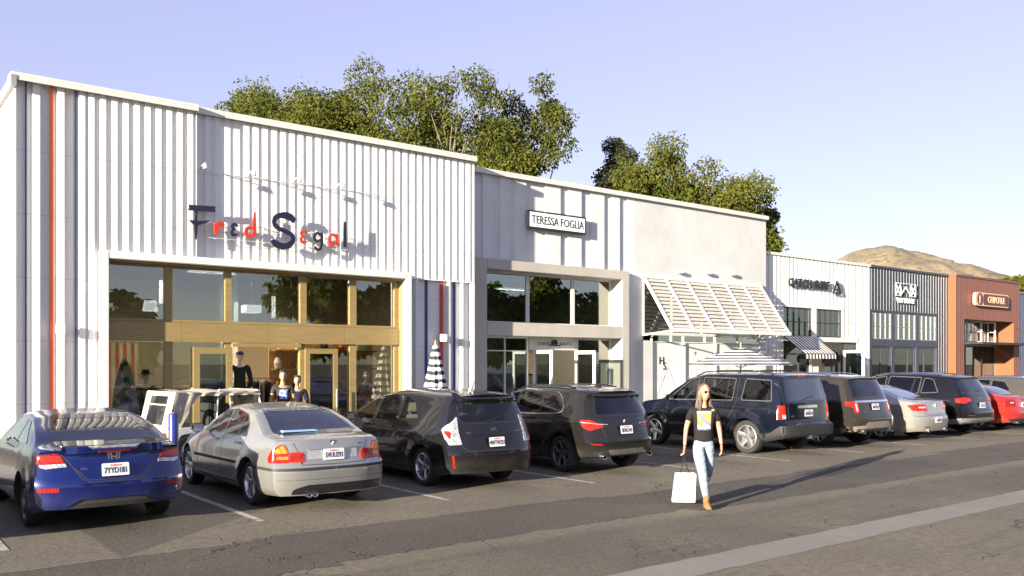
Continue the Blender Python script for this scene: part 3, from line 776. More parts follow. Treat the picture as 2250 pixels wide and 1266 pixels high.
for x, z, nm in ((22.17,5.06,'leftmost'),(23.6,5.12,'middle'),(24.9,5.16,'rightmost')):
    s = thing('flood_light', 'small white wall floodlight above the louvered awning, '+nm+' of three', 'floodlight', (x, 19.58, z), group='floodlights over the louvered awning')
    MB().box(-.04,.04,-.06,0,-.04,.04).build('bracket', M['trim'], s); MB().box(-.12,.12,-.13,-.05,-.05,.05).build('housing', M['trim'], s, bevel=.01)
    MB().box(-.10,.10,-.12,-.06,-.058,-.051).build('lens', M['grey'], s)

def stripemat(name, a, b, axis, period, duty=.5, off=0):
    t = NT(name); s = t.sep(t.obj())
    f = t.math('LESS_THAN', t.math('FRACT', t.math('ADD', t.math('MULTIPLY', s[axis], 1/period), off)), duty)
    t.p(color=t.mix(f, a, b), rough=.85); t.bump(t.noise(t.obj(), 200, 2), .1, .002)
    return t.mat
Sa = thing('striped_awning', 'black and white striped fabric awning over the surf shop window', 'awning', (29.15, 19.7, 3.0))
sm = stripemat('awning_stripe', (.75,.72,.68), (.02,.02,.022), 0, .205)
m = MB(); n = 10
m.add([(-1.0,0,.08),(1.0,0,.08),(1.0,-.95,-.62),(-1.0,-.95,-.62),(1.0,-.96,-.80),(-1.0,-.96,-.80)], [(0,1,2,3),(3,2,4,5)])
m.add([(-1.0,0,.065),(1.0,0,.065),(1.0,-.94,-.635),(-1.0,-.94,-.635)], [(0,3,2,1)])
m.build('fabric', sm, Sa, recalc=False)
m = MB(); m.tube([(-1,0,-.6),(-1,-.95,-.62),(1,-.95,-.62),(1,0,-.6)], .015, 6); m.tube([(-1,0,.07),(-1,-.95,-.62)], .012, 6); m.tube([(1,0,.07),(1,-.95,-.62)], .012, 6); m.build('awning_frame', M['darkmetal'], Sa)

# open umbrella: striped octagon
Um = thing('market_umbrella', 'open black and white striped patio umbrella in front of the hoarding', 'umbrella', (22.05, 16.95, .13))
t = NT('umbrella_stripe'); s_ = t.sep(t.obj())
f = t.math('LESS_THAN', t.math('FRACT', t.math('MULTIPLY', s_[2], 1/.088)), .5)
t.p(color=t.mix(f, (.78,.77,.76), (.03,.032,.06)), rough=.85)
tr = t.n.new('ShaderNodeBsdfTranslucent'); mx = t.n.new('ShaderNodeMixShader'); mx.inputs[0].default_value = .3
t.l.new(t.mix(f, (.7,.7,.7), (.03,.03,.05)), tr.inputs[0]); t.l.new(t.b.outputs[0], mx.inputs[1]); t.l.new(tr.outputs[0], mx.inputs[2]); t.l.new(mx.outputs[0], t.out.inputs[0])
m = MB(); rings = 8; vs = []; ns = 64
for j in range(rings+1):
    f = j/rings
    for k in range(ns):
        a = 2*pi*k/ns; q = (k % 8)/8; seg = cos(pi/8)/cos((q-.5)*pi/4)
        r = 1.62*f*seg; z = 2.36 - .50*f**1.15 + (.0 if q in (0,) else -.03*sin(q*pi)*f)
        vs.append((r*cos(a), r*sin(a), z))
fs = [(j*ns+k, j*ns+(k+1)%ns, (j+1)*ns+(k+1)%ns, (j+1)*ns+k) for j in range(rings) for k in range(ns)]
m.add(vs, fs); m.build('canopy', t.mat, Um, smooth=30, recalc=False)
m = MB(); m.cyl((0,0,.06), .022, 2.42, 10); m.ball((0,0,2.5), .03, 8)
for k in range(8): a = 2*pi*k/8; m.tube([(0,0,2.32),(1.6*cos(a),1.6*sin(a),1.85)], .008, 5); m.tube([(0,0,1.75),(.8*cos(a),.8*sin(a),2.07)], .006, 5)
m.build('pole', M['woodd'], Um, smooth=40)
MB().lathe([(0,.08),(.06,.08),(.22,.05),(.26,0),(0,0)], 20).build('stand', M['darkmetal'], Um)

Uc = thing('closed_umbrella', 'folded black and white striped patio umbrella standing against the ribbed wall', 'umbrella', (11.45, 17.8, .13))
t = NT('folded_stripe'); s_ = t.sep(t.obj())
f = t.math('LESS_THAN', t.math('FRACT', t.math('MULTIPLY', t.math('ADD', s_[2], t.math('MULTIPLY', t.noise(t.obj(), 2.5, 1), .12)), 1/.185)), .5)
t.p(color=t.mix(f, (.80,.78,.75), (.02,.02,.03)), rough=.85)
m = MB(); ns = 48; prof = [(2.33,.03),(2.28,.07),(2.1,.11),(1.7,.17),(1.3,.23),(.95,.27),(.85,.27)]
prof = [(p.x, p.y) for p in smoothpts(prof, sub=4)]
vs = []
for z, r in prof:
    for k in range(ns):
        a = 2*pi*k/ns; rr = r*(1+.28*cos(8*a+sin(z*3)*.6)*min(1, (2.4-z)))
        vs.append((rr*cos(a), rr*sin(a), z))
m.add(vs, [(j*ns+k, j*ns+(k+1)%ns, (j+1)*ns+(k+1)%ns, (j+1)*ns+k) for j in range(len(prof)-1) for k in range(ns)])
m.build('canopy', t.mat, Uc, smooth=60)
m = MB(); m.cyl((0,0,.05), .022, 2.33, 10); m.tube([(0,0,2.38),(0,0,2.46)], [.03,.005], 8); m.build('pole', M['woodd'], Uc)
MB().lathe([(0,.08),(.06,.08),(.24,.05),(.28,0),(0,0)], 20).build('stand', M['darkmetal'], Uc)

m = MB(); m.lathe([(.085,0),(.085,1.12),(.07,1.15),(0,1.16)], 18, c=(0,0,0)); bo = m.build('bollard', plain('bollard_blue', (.012,.02,.16), .35, coat=.5), loc=(4.62,15.55,0), smooth=40)
tag(bo, 'dark blue steel bollard between the blue coupe and the silver sedan', 'bollard')
# ================================================================ CARS
def lin(pts, v):
    if v <= pts[0][0]: return pts[0][1]
    for (a, x), (b, y) in zip(pts, pts[1:]):
        if v <= b: return x + (y-x)*(v-a)/(b-a) if b > a else y
    return pts[-1][1]
def smo(pts, v, r=.07): return sum(lin(pts, v+d*r)*w for d, w in ((-1,1),(-.5,2),(0,3),(.5,2),(1,1)))/9
SIDE = [(0,.90),(.06,.955),(.16,.985),(.35,1.0),(.6,.998),(.78,.985),(.9,.968),(1,.94)]

M['tyre'] = plain('tyre_rubber', (.012,.0115,.011), .8, var=.2, bump=.3, bsc=40)
M['cabin'] = plain('cabin_dark', (.018,.018,.02), .8)
M['trimblk'] = plain('black_plastic', (.013,.013,.014), .65, bump=.15, bsc=300)
M['gloss'] = plain('gloss_black', (.01,.01,.012), .12, coat=.6)
M['chrome'] = plain('chrome', (.75,.75,.76), .12, 1.0, var=.02)
M['alloy'] = plain('alloy_wheel', (.55,.55,.56), .28, .9, var=.05)
M['alloyd'] = plain('dark_alloy_wheel', (.12,.12,.125), .35, .7, var=.05)
M['disc'] = plain('brake_disc', (.10,.10,.10), .45, .7)
M['seatblk'] = plain('black_seat', (.03,.03,.032), .8)
M['seatcream'] = plain('cream_seat', (.55,.48,.34), .75)
M['cargl'] = glassmat('car_glass', (.55,.60,.58), 1.5)
M['cargl_t'] = glassmat('tinted_car_glass', (.12,.12,.13), 1.7)
M['plate'] = plain('plate_white', (.55,.55,.53), .4, var=.03)
M['platetxt'] = plain('plate_navy', (.02,.03,.12), .5)
M['platered'] = plain('plate_red', (.6,.06,.04), .5)
def lampmat(name, c, rough=.12, metal=0, st=40):
    t = NT(name); s = t.sep(t.obj())
    a = t.math('FRACT', t.math('MULTIPLY', s[2], st)); b = t.math('FRACT', t.math('MULTIPLY', t.math('ADD', s[0], s[1]), st*.8))
    f = t.math('MULTIPLY', t.rng(a, .1, .3), t.rng(b, .1, .3)); n = t.noise(t.obj(), 14, 2)
    t.p(color=t.mix(t.math('MULTIPLY', f, t.rng(n, .3, .6, .45, 1)), tuple(x*.35 for x in c), c), rough=rough, metal=metal, coat=.25, spec=.4)
    return t.mat
M['tail'] = lampmat('red_tail_lens', (.50,.018,.008))
M['taild'] = lampmat('dark_red_lens', (.22,.012,.012))
M['amber'] = lampmat('amber_lens', (.80,.22,.015))
M['clear'] = lampmat('clear_lens', (.62,.62,.64), .15, .5)
M['refl'] = lampmat('reflector_red', (.30,.015,.01), st=80)
M['mesh'] = plain('bumper_mesh', (.016,.015,.013), .8, var=.5, sc=120)

def side(sg): return lambda u, v: (Vector((sg*3, u, v)), Vector((-sg, 0, 0)))
REAR = lambda u, v: (Vector((u, -3, v)), Vector((0, 1, 0)))
TOPV = lambda u, v: (Vector((u, v, 4)), Vector((0, 0, -1)))
def frontv(L): return lambda u, v: (Vector((u, L+3, v)), Vector((0, -1, 0)))
def wrapv(sg, W):
    """corner-unrolled coordinates: u<0 inwards on the tail, u>0 forwards along the flank"""
    r, a = .28, .22
    def f(u, v):
        if u < -a: P, d = Vector((W-r-(-u-a), .06, v)), Vector((0, 1, 0))
        elif u > a: P, d = Vector((W, .06+r+(u-a), v)), Vector((-1, 0, 0))
        else:
            t = (u+a)/(2*a)*pi/2; n = Vector((sin(t), -cos(t), 0)); P = Vector((W-r, .06+r, v))+n*r; d = -n
        P.x *= sg; d = Vector((d.x*sg, d.y, 0))
        return P - d*1.2, d
    return f

class Car:
    def __init__(s, S):
        s.S = S; s.L = S['L']; s.W = S['W']/2
        s.root = thing(S['name'], S['label'], S['cat'], (0,0,0), group='cars parked nose-in along the shops')
        s.body()
    # ---- surface
    def body(s):
        S, L, W = s.S, s.L, s.W
        n = int(L/.05); ys = [L*i/n for i in range(n+1)]
        NS, NU, NA = 14, 7, 9
        plan = S.get('plan', [(0,.955),(.35,.985),(1,1),(L-1.2,1),(L-.5,.96),(L,.88)])
        e = S.get('e', 2.7)
        wy = (S['wr'], S['wf']); wr = S['wrad']
        rings = []
        for y in ys:
            hw = W*smo(plan, y, .1); zb = smo(S['bot'], y, .05); zs = smo(S['belt'], y, .08); T = max(smo(S['top'], y, S.get('sm', .08)), zs+.02)
            H = T-zs; half = []
            for j in range(NS+1):
                f = j/NS; z = zb+(zs-zb)*f; x = hw*lin(S.get('side', SIDE), f)
                for yy in wy:
                    d = math.hypot(y-yy, z-wr)-(wr+.05)
                    x += S.get('flare', .016)*math.exp(-(d/.09)**2)*(1 if f < .85 else .3)
                half.append((x, z))
            ws = half[-1][0]; kB = .45+.33*min(1, H/.3)
            gw = ws-.015-S.get('tum', .36)*max(0, H-.06); zB = zs+kB*H
            for j in range(1, NU+1): f = j/NU; half.append((ws+(gw-ws)*(f*.75+.25*f*f), zs+(zB-zs)*f))
            arc = []
            for j in range(1, NA+1):
                a = pi/2*j/NA; arc.append((gw*cos(a)**(2/e) if j < NA else 0, zB+(T-zB)*sin(a)**(2/e)))
            ring = [(-x, z) for x, z in half] + [(-x, z) for x, z in arc] + [(x, z) for x, z in arc[-2::-1]] + [(x, z) for x, z in half[::-1]]
            rings.append((y, ring, half, arc))
        nr = len(rings[0][1]); NH = NS+NU+1
        vs = []; fs = []
        for y, ring, _, _ in rings: vs += [(x, y, z) for x, z in ring]
        for i in range(n):
            for k in range(nr):
                k2 = (k+1) % nr
                fs.append((i*nr+k, (i+1)*nr+k, (i+1)*nr+k2, i*nr+k2))
        # caps
        def cap(i, flip):
            y, ring, half, arc = rings[i]; b = i*nr
            J = NH-1; NC = 2*NA
            row = [[None]*(NC+1) for _ in range(J+1)]
            gw, zB = half[J]; xs = [-gw]+[-a[0] for a in arc]+[a[0] for a in arc[-2::-1]]+[gw]
            zs_ = [zB]+[a[1] for a in arc]+[a[1] for a in arc[-2::-1]]+[zB]
            for j in range(J+1):
                for k in range(NC+1):
                    if j == J: row[j][k] = b+J+k
                    elif k == 0: row[j][k] = b+j
                    elif k == NC: row[j][k] = b+nr-1-j
                    else:
                        xj, zj = half[j]; r = xs[k]/gw
                        vs.append((r*xj, y, zj+(zs_[k]-zB)*(j/J)**3)); row[j][k] = len(vs)-1
            for j in range(J):
                for k in range(NC):
                    q = (row[j][k], row[j][k+1], row[j+1][k+1], row[j+1][k])
                    fs.append(q if flip else q[::-1])
            fs.append(tuple(row[0][k] for k in range(NC, -1, -1)) if flip else tuple(row[0]))   # placeholder replaced below
            fs.pop()
            return row[0]
        r0 = cap(0, True); r1 = cap(n, False)
        # bottom: ring edge nr-1 -> 0 is one wide quad strip; it borders the caps' bottom rows -> fill n-gon
        out = []
        for q in fs: out.append(q)
        fs = [q for q in out if not (len(q) == 4 and ((q[0] % nr == nr-1 and q[3] % nr == 0 and q[0] < (n+1)*nr and q[3] < (n+1)*nr and q[1] % nr == nr-1)))]
        bmv = []
        left = [i*nr for i in range(n+1)]; right = [i*nr+nr-1 for i in range(n+1)]
        fs.append(tuple(r0[::-1] + left[1:-1] + r1 + right[1:-1][::-1]))
        # warp
        W_ = W; Rr = S['R']; Fr = S.get('F', [(0,.05),(.4,0),(.6,.02),(.9,.25)])
        c = S.get('corner', .16); ck = S.get('ck', 4); Lf = S.get('Lf', .95)
        w = []
        for x, y, z in vs:
            a = max(0, 1-y/Lf)**2; b = max(0, 1-(L-y)/1.1)**2; ax = min(1, abs(x)/W_)
            y2 = y + (smo(Rr, z, .03) + c*ax**ck)*a - (smo(Fr, z, .05)+.22*ax**2.6)*b
            w.append((x, y2, z))
        me = bpy.data.meshes.new('body'); me.from_pydata(w, [], fs)
        bm = bmesh.new(); bm.from_mesh(me)
        bmesh.ops.triangulate(bm, faces=[f for f in bm.faces if len(f.verts) > 4])
        bmesh.ops.recalc_face_normals(bm, faces=bm.faces)
        s.bvh = BVHTree.FromBMesh(bm)
        bm.to_mesh(me); bm.free()
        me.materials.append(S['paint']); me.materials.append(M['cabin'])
        s.bme = me; s.cutters = []
        s.wheelcut(); s.cabin()
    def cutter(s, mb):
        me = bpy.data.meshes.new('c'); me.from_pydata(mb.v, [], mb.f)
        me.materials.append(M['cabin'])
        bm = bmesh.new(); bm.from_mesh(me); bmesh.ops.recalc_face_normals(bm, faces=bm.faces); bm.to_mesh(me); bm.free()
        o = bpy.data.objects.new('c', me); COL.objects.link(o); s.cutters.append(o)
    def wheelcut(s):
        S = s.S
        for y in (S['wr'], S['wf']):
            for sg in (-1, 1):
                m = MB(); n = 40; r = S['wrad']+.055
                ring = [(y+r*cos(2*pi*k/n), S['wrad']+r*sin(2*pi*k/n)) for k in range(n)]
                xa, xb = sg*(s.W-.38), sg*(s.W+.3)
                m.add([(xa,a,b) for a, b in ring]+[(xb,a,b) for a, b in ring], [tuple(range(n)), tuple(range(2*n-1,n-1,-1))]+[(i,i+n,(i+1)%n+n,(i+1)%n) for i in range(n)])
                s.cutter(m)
    def cabin(s):
        S = s.S; y0, y1 = S['cab']; m = MB(); n = 16
        zf = S.get('floor', .55)
        rows = []
        for i in range(n+1):
            y = y0+(y1-y0)*i/n; zs = smo(S['belt'], y, .08); T = smo(S['top'], y, .08)-.06
            hw = s.W*.94; H = max(T+.06-zs, .1); gt = hw-.015-S.get('tum',.36)*max(0,H-.06)-.09
            T = max(T, zf+.12); zm = max(zf+.05, min(zs, T-.04))
            rows += [(-hw+.14,y,zf), (-hw+.14,y,zm), (-gt,y,T), (gt,y,T), (hw-.14,y,zm), (hw-.14,y,zf)]
        k = 6
        fs = [tuple(range(k)), tuple(n*k+i for i in range(k-1,-1,-1))]
        for i in range(n):
            for j in range(k): fs.append((i*k+j, (i+1)*k+j, (i+1)*k+(j+1)%k, i*k+(j+1)%k))
        m.add(rows, fs); s.cutter(m)
        for poly in S['sidewin']:
            P = s.rp(poly, .04)
            for sg in (-1, 1):
                m = MB(); nn = len(P); xa, xb = sg*(s.W*.94-.45), sg*(s.W+.4)
                m.add([(xa,a,b) for a, b in P]+[(xb,a,b) for a, b in P], [tuple(range(nn)), tuple(range(2*nn-1,nn-1,-1))]+[(i,i+nn,(i+1)%nn+nn,(i+1)%nn) for i in range(nn)])
                s.cutter(m)
        P = s.rp(S['rearwin'], .05); ya, yb = S.get('rcut', (-.5, y0+.5)); m = MB(); m.prism(P, ya, yb); s.cutter(m)
        if 'frontwin' in S:
            P = s.rp(S['frontwin'], .05); m = MB(); m.prism(P, S['fcut'], s.L+.5); s.cutter(m)
    def rp(s, poly, r, n=4):
        """round corners"""
        out = []; N = len(poly)
        for i in range(N):
            a, b, c = (Vector(poly[i-1]), Vector(poly[i]), Vector(poly[(i+1) % N]))
            d1 = (a-b); d2 = (c-b); k = min(r, d1.length*.4, d2.length*.4)
            p, q = b+d1.normalized()*k, b+d2.normalized()*k
            for j in range(n+1):
                t = j/n; v = (1-t)**2*p+2*t*(1-t)*b+t*t*q; out.append((v.x, v.y))
        return out
    def hit(s, o, d):
        h = s.bvh.ray_cast(o, d)
        return h
    def proj(s, bm, view, off, thick=0):
        pts = {}
        for v in bm.verts:
            o, d = view(v.co.x, v.co.y); h, nrm, _, _ = s.bvh.ray_cast(o, d)
            if h is None:
                nh, nn, _, _ = s.bvh.find_nearest(o+d*2.0 if True else o); h, nrm = nh, nn
            if nrm.dot(d) > 0: nrm = -nrm
            pts[v] = (h, nrm, d)
        sk = [e for e in bm.edges if len(e.link_faces) == 1]
        r = bmesh.ops.extrude_edge_only(bm, edges=sk)
        newv = [g for g in r['geom'] if isinstance(g, bmesh.types.BMVert)]
        src = {}
        for v in newv:
            for e in v.link_edges:
                w = e.other_vert(v)
                if w in pts and (w.co - v.co).length < 1e-7: src[v] = w
        for v in newv:
            w = src.get(v)
            if w: h, nrm, d = pts[w]; v.co = h - nrm*.006
        for v, (h, nrm, d) in pts.items(): v.co = h + nrm*off
    def patch(s, name, poly, view, mat, off=.004, r=.02, cell=.06, parent=None, sm=50):
        P = s.rp(poly, r) if r else poly
        bm = bmesh.new(); f = bm.faces.new([bm.verts.new((u, v, 0)) for u, v in P])
        us = [p[0] for p in P]; vs = [p[1] for p in P]
        for ax, lo, hi in ((0, min(us), max(us)), (1, min(vs), max(vs))):
            k = int((hi-lo)/cell)+1
            for i in range(1, k):
                c = lo+(hi-lo)*i/k; co = Vector((c,0,0)) if ax == 0 else Vector((0,c,0)); no = Vector((1,0,0)) if ax == 0 else Vector((0,1,0))
                bmesh.ops.bisect_plane(bm, geom=bm.verts[:]+bm.edges[:]+bm.faces[:], plane_co=co, plane_no=no, dist=1e-5)
        s.proj(bm, view, off)
        return s.finish(bm, name, mat, parent, sm)
    def finish(s, bm, name, mat, parent, sm=50):
        bmesh.ops.recalc_face_normals(bm, faces=bm.faces)
        me = bpy.data.meshes.new(name); bm.to_mesh(me); bm.free(); me.materials.append(mat); autosmooth(me, sm)
        return link(name, me, parent or s.root)
    def strip(s, name, path, w, view, mat, off=.004, closed=False, parent=None, step=.06):
        s_ = [Vector(p) for p in path]
        if closed: s_.append(s_[0])
        q = []
        for a, b in zip(s_, s_[1:]):
            k = max(1, int((b-a).length/step))
            for i in range(k): q.append(a.lerp(b, i/k))
        if not closed: q.append(s_[-1])
        bm = bmesh.new(); rows = []; N = len(q)
        for i, p in enumerate(q):
            a = q[i-1] if (i > 0 or closed) else q[i]; b = q[(i+1) % N] if (i < N-1 or closed) else q[i]
            d = (b-a).normalized(); nn = Vector((-d.y, d.x))
            rows.append((bm.verts.new((p.x+nn.x*w/2, p.y+nn.y*w/2, 0)), bm.verts.new((p.x-nn.x*w/2, p.y-nn.y*w/2, 0))))
        for i in range(N if closed else N-1):
            a, b = rows[i], rows[(i+1) % N]; bm.faces.new((a[0], a[1], b[1], b[0]))
        s.proj(bm, view, off)
        return s.finish(bm, name, mat, parent)
    def both(s, name, poly, mat, off=.004, r=.02, cell=.05):
        for sg in (-1, 1): s.patch(name, poly, wrapv(sg, s.W), mat, off, r, cell)
    def seams(s, paths_side=(), paths_rear=(), w=.009):
        k = [(p, side(sg)) for p in paths_side for sg in (-1, 1)] + [(p, REAR) for p in paths_rear]
        obs = [s.strip('panel_seam', p, w, v, M['cabin'], .0012) for p, v in k]
        if obs:      # one mesh of hairline joints
            bm = bmesh.new()
            for o in obs: bm.from_mesh(o.data)
            me = bpy.data.meshes.new('panel_seams'); bm.to_mesh(me); bm.free(); me.materials.append(M['cabin'])
            for o in obs: bpy.data.objects.remove(o)
            link('panel_seams', me, s.root)
    def glazing(s, side_mat=None, rear_mat=None, trim=None, front=True):
        S = s.S; trim = trim or M['gloss']
        for poly in S['sidewin']:
            for sg in (-1, 1):
                o = s.patch('side_window', poly, side(sg), side_mat or M['cargl'], .0025, .04)
                s.strip('window_seal', s.rp(poly, .04), .022, side(sg), trim, .005, closed=True, parent=o)
        o = s.patch('rear_window', S['rearwin'], REAR, rear_mat or M['cargl'], .003, .05)
        s.strip('window_seal', s.rp(S['rearwin'], .05), .04, REAR, M['gloss'], .005, closed=True, parent=o)
        if 'frontwin' in S:
            s.patch('windshield', S['frontwin'], frontv(s.L), M['cargl'], .003, .05)
    def pillar(s, poly):
        for sg in (-1, 1): s.patch('window_pillar', poly, side(sg), M['gloss'], .006, .004)
    def cutbody(s):
        o = link('body', s.bme, s.root)
        for c in s.cutters:
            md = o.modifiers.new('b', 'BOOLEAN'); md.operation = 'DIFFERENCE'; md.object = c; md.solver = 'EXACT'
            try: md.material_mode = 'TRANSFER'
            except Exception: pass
        dg = bpy.context.evaluated_depsgraph_get(); dg.update()
        me = bpy.data.meshes.new_from_object(o.evaluated_get(dg))
        o.modifiers.clear(); old = o.data
        if len(me.polygons) < 500: me = old
        o.data = me
        for c in s.cutters: cm_ = c.data; bpy.data.objects.remove(c); bpy.data.meshes.remove(cm_)
        autosmooth(me, 38); me.name = 'body'
        s.bodyobj = o
    def wheels(s, style='spoke', n=5, mat=None, w=.215, rimr=None, double=False):
        S = s.S; r = S['wrad']; rr = rimr or r*.70; mat = mat or M['alloy']
        ty = MB(); hw = w/2
        prof = [(rr,-hw*.80),(rr+.012,-hw*.93),(rr+(r-rr)*.45,-hw*1.02),(r-.022,-hw*.94),(r-.004,-hw*.72),(r,-hw*.3),(r,hw*.3),(r-.004,hw*.72),(r-.022,hw*.94),(rr+(r-rr)*.45,hw*1.02),(rr+.012,hw*.93),(rr,hw*.8)]
        ty.lathe(prof, 40, axis='x')
        tyo = ty.build('tyre', M['tyre'], smooth=35); tyme = tyo.data; bpy.data.objects.remove(tyo)
        rm = MB()      # rim faces local -x
        rm.lathe([(rr+.004,-hw*.86),(rr-.012,-hw*.90),(rr-.022,-hw*.80),(rr-.03,-hw*.3),(rr-.035,hw*.7)], 40, axis='x')
        rm.lathe([(.0,-hw*.62),(.05,-hw*.66),(.072,-hw*.58),(.08,-hw*.35),(.0,-hw*.3)], 20, axis='x')
        def sp(a0, a1, w0, w1, r0=.05, r1=None, x0=-.60, x1=-.80):
            r1 = r1 or rr-.014; vs = []
            for (ri, aw, wd, xx) in ((r0, a0, w0, x0), (r1, a1, w1, x1)):
                c, s2 = cos(aw), sin(aw); t = (-s2, c)
                for u, dx in ((-1,.0),(-.6,-.006),(.6,-.006),(1,0),(1,.05),(-1,.05)):
                    vs.append((hw*xx+dx, ri*c+t[0]*wd/2*u, ri*s2+t[1]*wd/2*u))
            rm.add(vs, [(i, (i+1) % 6, 6+(i+1) % 6, 6+i) for i in range(6)]+[(0,1,2,3,4,5),(6,7,8,9,10,11)])
        for k in range(n):
            a = 2*pi*k/n+.3
            if style == 'spoke': sp(a, a, .075, .055)
            elif style == 'fat': sp(a, a, .12, .085)
            elif style == 'twin':
                sp(a-.09, a-.13, .034, .028); sp(a+.09, a+.13, .034, .028)
            elif style == 'star':
                sp(a, a-.32, .045, .03); sp(a, a+.32, .045, .03)
            elif style == 'y':
                sp(a, a, .05, .045, r1=rr*.55); sp(a, a-.26, .035, .028, r0=rr*.52, x0=-.7); sp(a, a+.26, .035, .028, r0=rr*.52, x0=-.7)
        rmo = rm.build('rim', mat, smooth=35); rmme = rmo.data; bpy.data.objects.remove(rmo)
        dk = MB(); dk.lathe([(0,-.01),(rr*.72,-.01),(rr*.72,.01),(0,.01)], 28, axis='x'); dk.lathe([(rr*.72,.03),(rr-.02,.03),(rr-.02,.035)], 28, mi=1, axis='x')
        dko = dk.build('brake_disc', [M['disc'], M['cabin']]); dkme = dko.data; bpy.data.objects.remove(dko)
        for y in (S['wr'], S['wf']):
            for sg in (-1, 1):
                o = bpy.data.objects.new('wheel', tyme); COL.objects.link(o); o.parent = s.root
                o.location = (sg*(s.W-.035-hw), y, r); o.rotation_euler = (random.uniform(0, 6), 0, 0) if sg < 0 else (random.uniform(0,6), 0, pi)
                for nm, me in (('rim', rmme), ('brake_disc', dkme)):
                    q = bpy.data.objects.new(nm, me); COL.objects.link(q); q.parent = o
    def surf_y(s, x, z):
        h = s.bvh.ray_cast(Vector((x, -3, z)), Vector((0,1,0)))[0]
        return h.y if h else 0
    def plate(s, z, txt, tilt=0, frame=False):
        y = min(s.surf_y(x, zz) for x in (-.14,0,.14) for zz in (z-.06, z, z+.06))
        m = MB().prism(rrect(-.152,.152,-.076,.076,.012,3), -.006, .006)
        o = m.build('license_plate', M['plate'], s.root); o.location = (0, y-.012, z); o.rotation_euler = (R(tilt), 0, 0)
        if frame:
            MB().prism(rrect(-.168,.168,-.09,.09,.014,3), -.002, .010).build('plate_frame', M['gloss'], o)
        text_mesh(txt, .098, .002, M['platetxt'], 'plate_number', o, (0,-.008,-.014), bold=.0016, sx=.68)
        text_mesh('California', .032, .002, M['platered'], 'state_name', o, (0,-.008,.05), shear=.3)
        return o
    def seats(s, ys, zf=.55, mat=None, zt=1.12):
        mat = mat or M['seatblk']
        for y in ys:
            for x in ((-.36,.36)):
                m = MB(); m.box(x-.23,x+.23,y-.06,y+.07,zf-.1,zt-.02); m.box(x-.13,x+.13,y-.05,y+.05,zt+.03,zt+.19); m.box(x-.03,x+.03,y-.02,y+.02,zt-.03,zt+.04)
                m.build('seat', mat, s.root, bevel=.03, smooth=50)
    def mirrors(s, y, z, mat=None, x=None):
        for sg in (-1, 1):
            x0 = sg*(s.W*.94+.02)
            m = MB(); m.box(min(x0, x0+sg*.19), max(x0, x0+sg*.19), y-.02, y+.10, z-.07, z+.07)
            o = m.build('side_mirror', mat or s.S['paint'], s.root, bevel=.03, smooth=50)
            a, b = sorted((x0+sg*.025, x0+sg*.175))
            MB().box(a, b, y-.026, y-.021, z-.05, z+.05).build('mirror_glass', M['chrome'], o)
    def handles(s, pts, mat=None):
        for y, z in pts:
            for sg in (-1, 1):
                h = s.bvh.ray_cast(Vector((sg*3, y, z)), Vector((-sg,0,0)))[0]
                m = MB(); xs_ = sorted((h.x-sg*.01, h.x+sg*.035)); m.box(xs_[0], xs_[1], y-.10, y+.10, z-.014, z+.014)
                m.build('door_handle', mat or s.S['paint'], s.root, bevel=.01, smooth=50)
    def wiper(s, x, z, ln=.38, y=None):
        m = MB(); p = []
        for k in range(7):
            xx = x+ln*k/6; p.append((xx, s.surf_y(xx, z+.015*k)-.018, z+.015*k))
        m.tube(p, .009, 5); m.build('rear_wiper', M['trimblk'], s.root)
    def exhaust(s, pts, r=.035, y=None, z=.22):
        for x in pts:
            yy = y if y is not None else .02
            m = MB(); m.lathe([(r*.8,.12),(r*.8,0),(r,-.005),(r,.14)], 16, axis='y', c=(x, yy, z)); m.build('exhaust_tip', M['chrome'], s.root, smooth=40)
    def roofrails(s, y0, y1, x, mat=None, h=.05, cross=()):
        mat = mat or M['trimblk']; m = MB()
        for sg in (-1, 1):
            pts = []
            for k in range(9):
                y = y0+(y1-y0)*k/8; h_ = s.bvh.ray_cast(Vector((sg*x, y, 4)), Vector((0,0,-1)))[0]
                e = .012 if k in (0, 8) else h
                pts.append((sg*x, y, h_.z+e))
            m = MB(); m.tube(pts, .017, 6); m.build('roof_rail', mat, s.root, smooth=50)
        for y in cross:
            h_ = s.bvh.ray_cast(Vector((x, y, 4)), Vector((0,0,-1)))[0]
            MB().bar((-x, y, h_.z+h+.02), (x, y, h_.z+h+.02), .06, .025).build('cross_bar', mat, s.root, bevel=.008)
    def antenna(s, y, kind='fin'):
        z = s.bvh.ray_cast(Vector((0, y, 4)), Vector((0,0,-1)))[0].z
        m = MB()
        if kind == 'fin': m.add([(-.03,y-.02,z-.01),(.03,y-.02,z-.01),(.02,y+.16,z-.01),(-.02,y+.16,z-.01),(0,y-.0,z+.07),(0,y+.03,z+.06)], [(0,1,2,3),(0,1,4),(1,2,5,4),(2,3,5),(3,0,4,5)])
        else: m.tube([(0,y,z),(0,y-.12,z+.2)], [.008,.003], 5)
        m.build('antenna', M['gloss'] if kind != 'fin' else s.S['paint'], s.root)
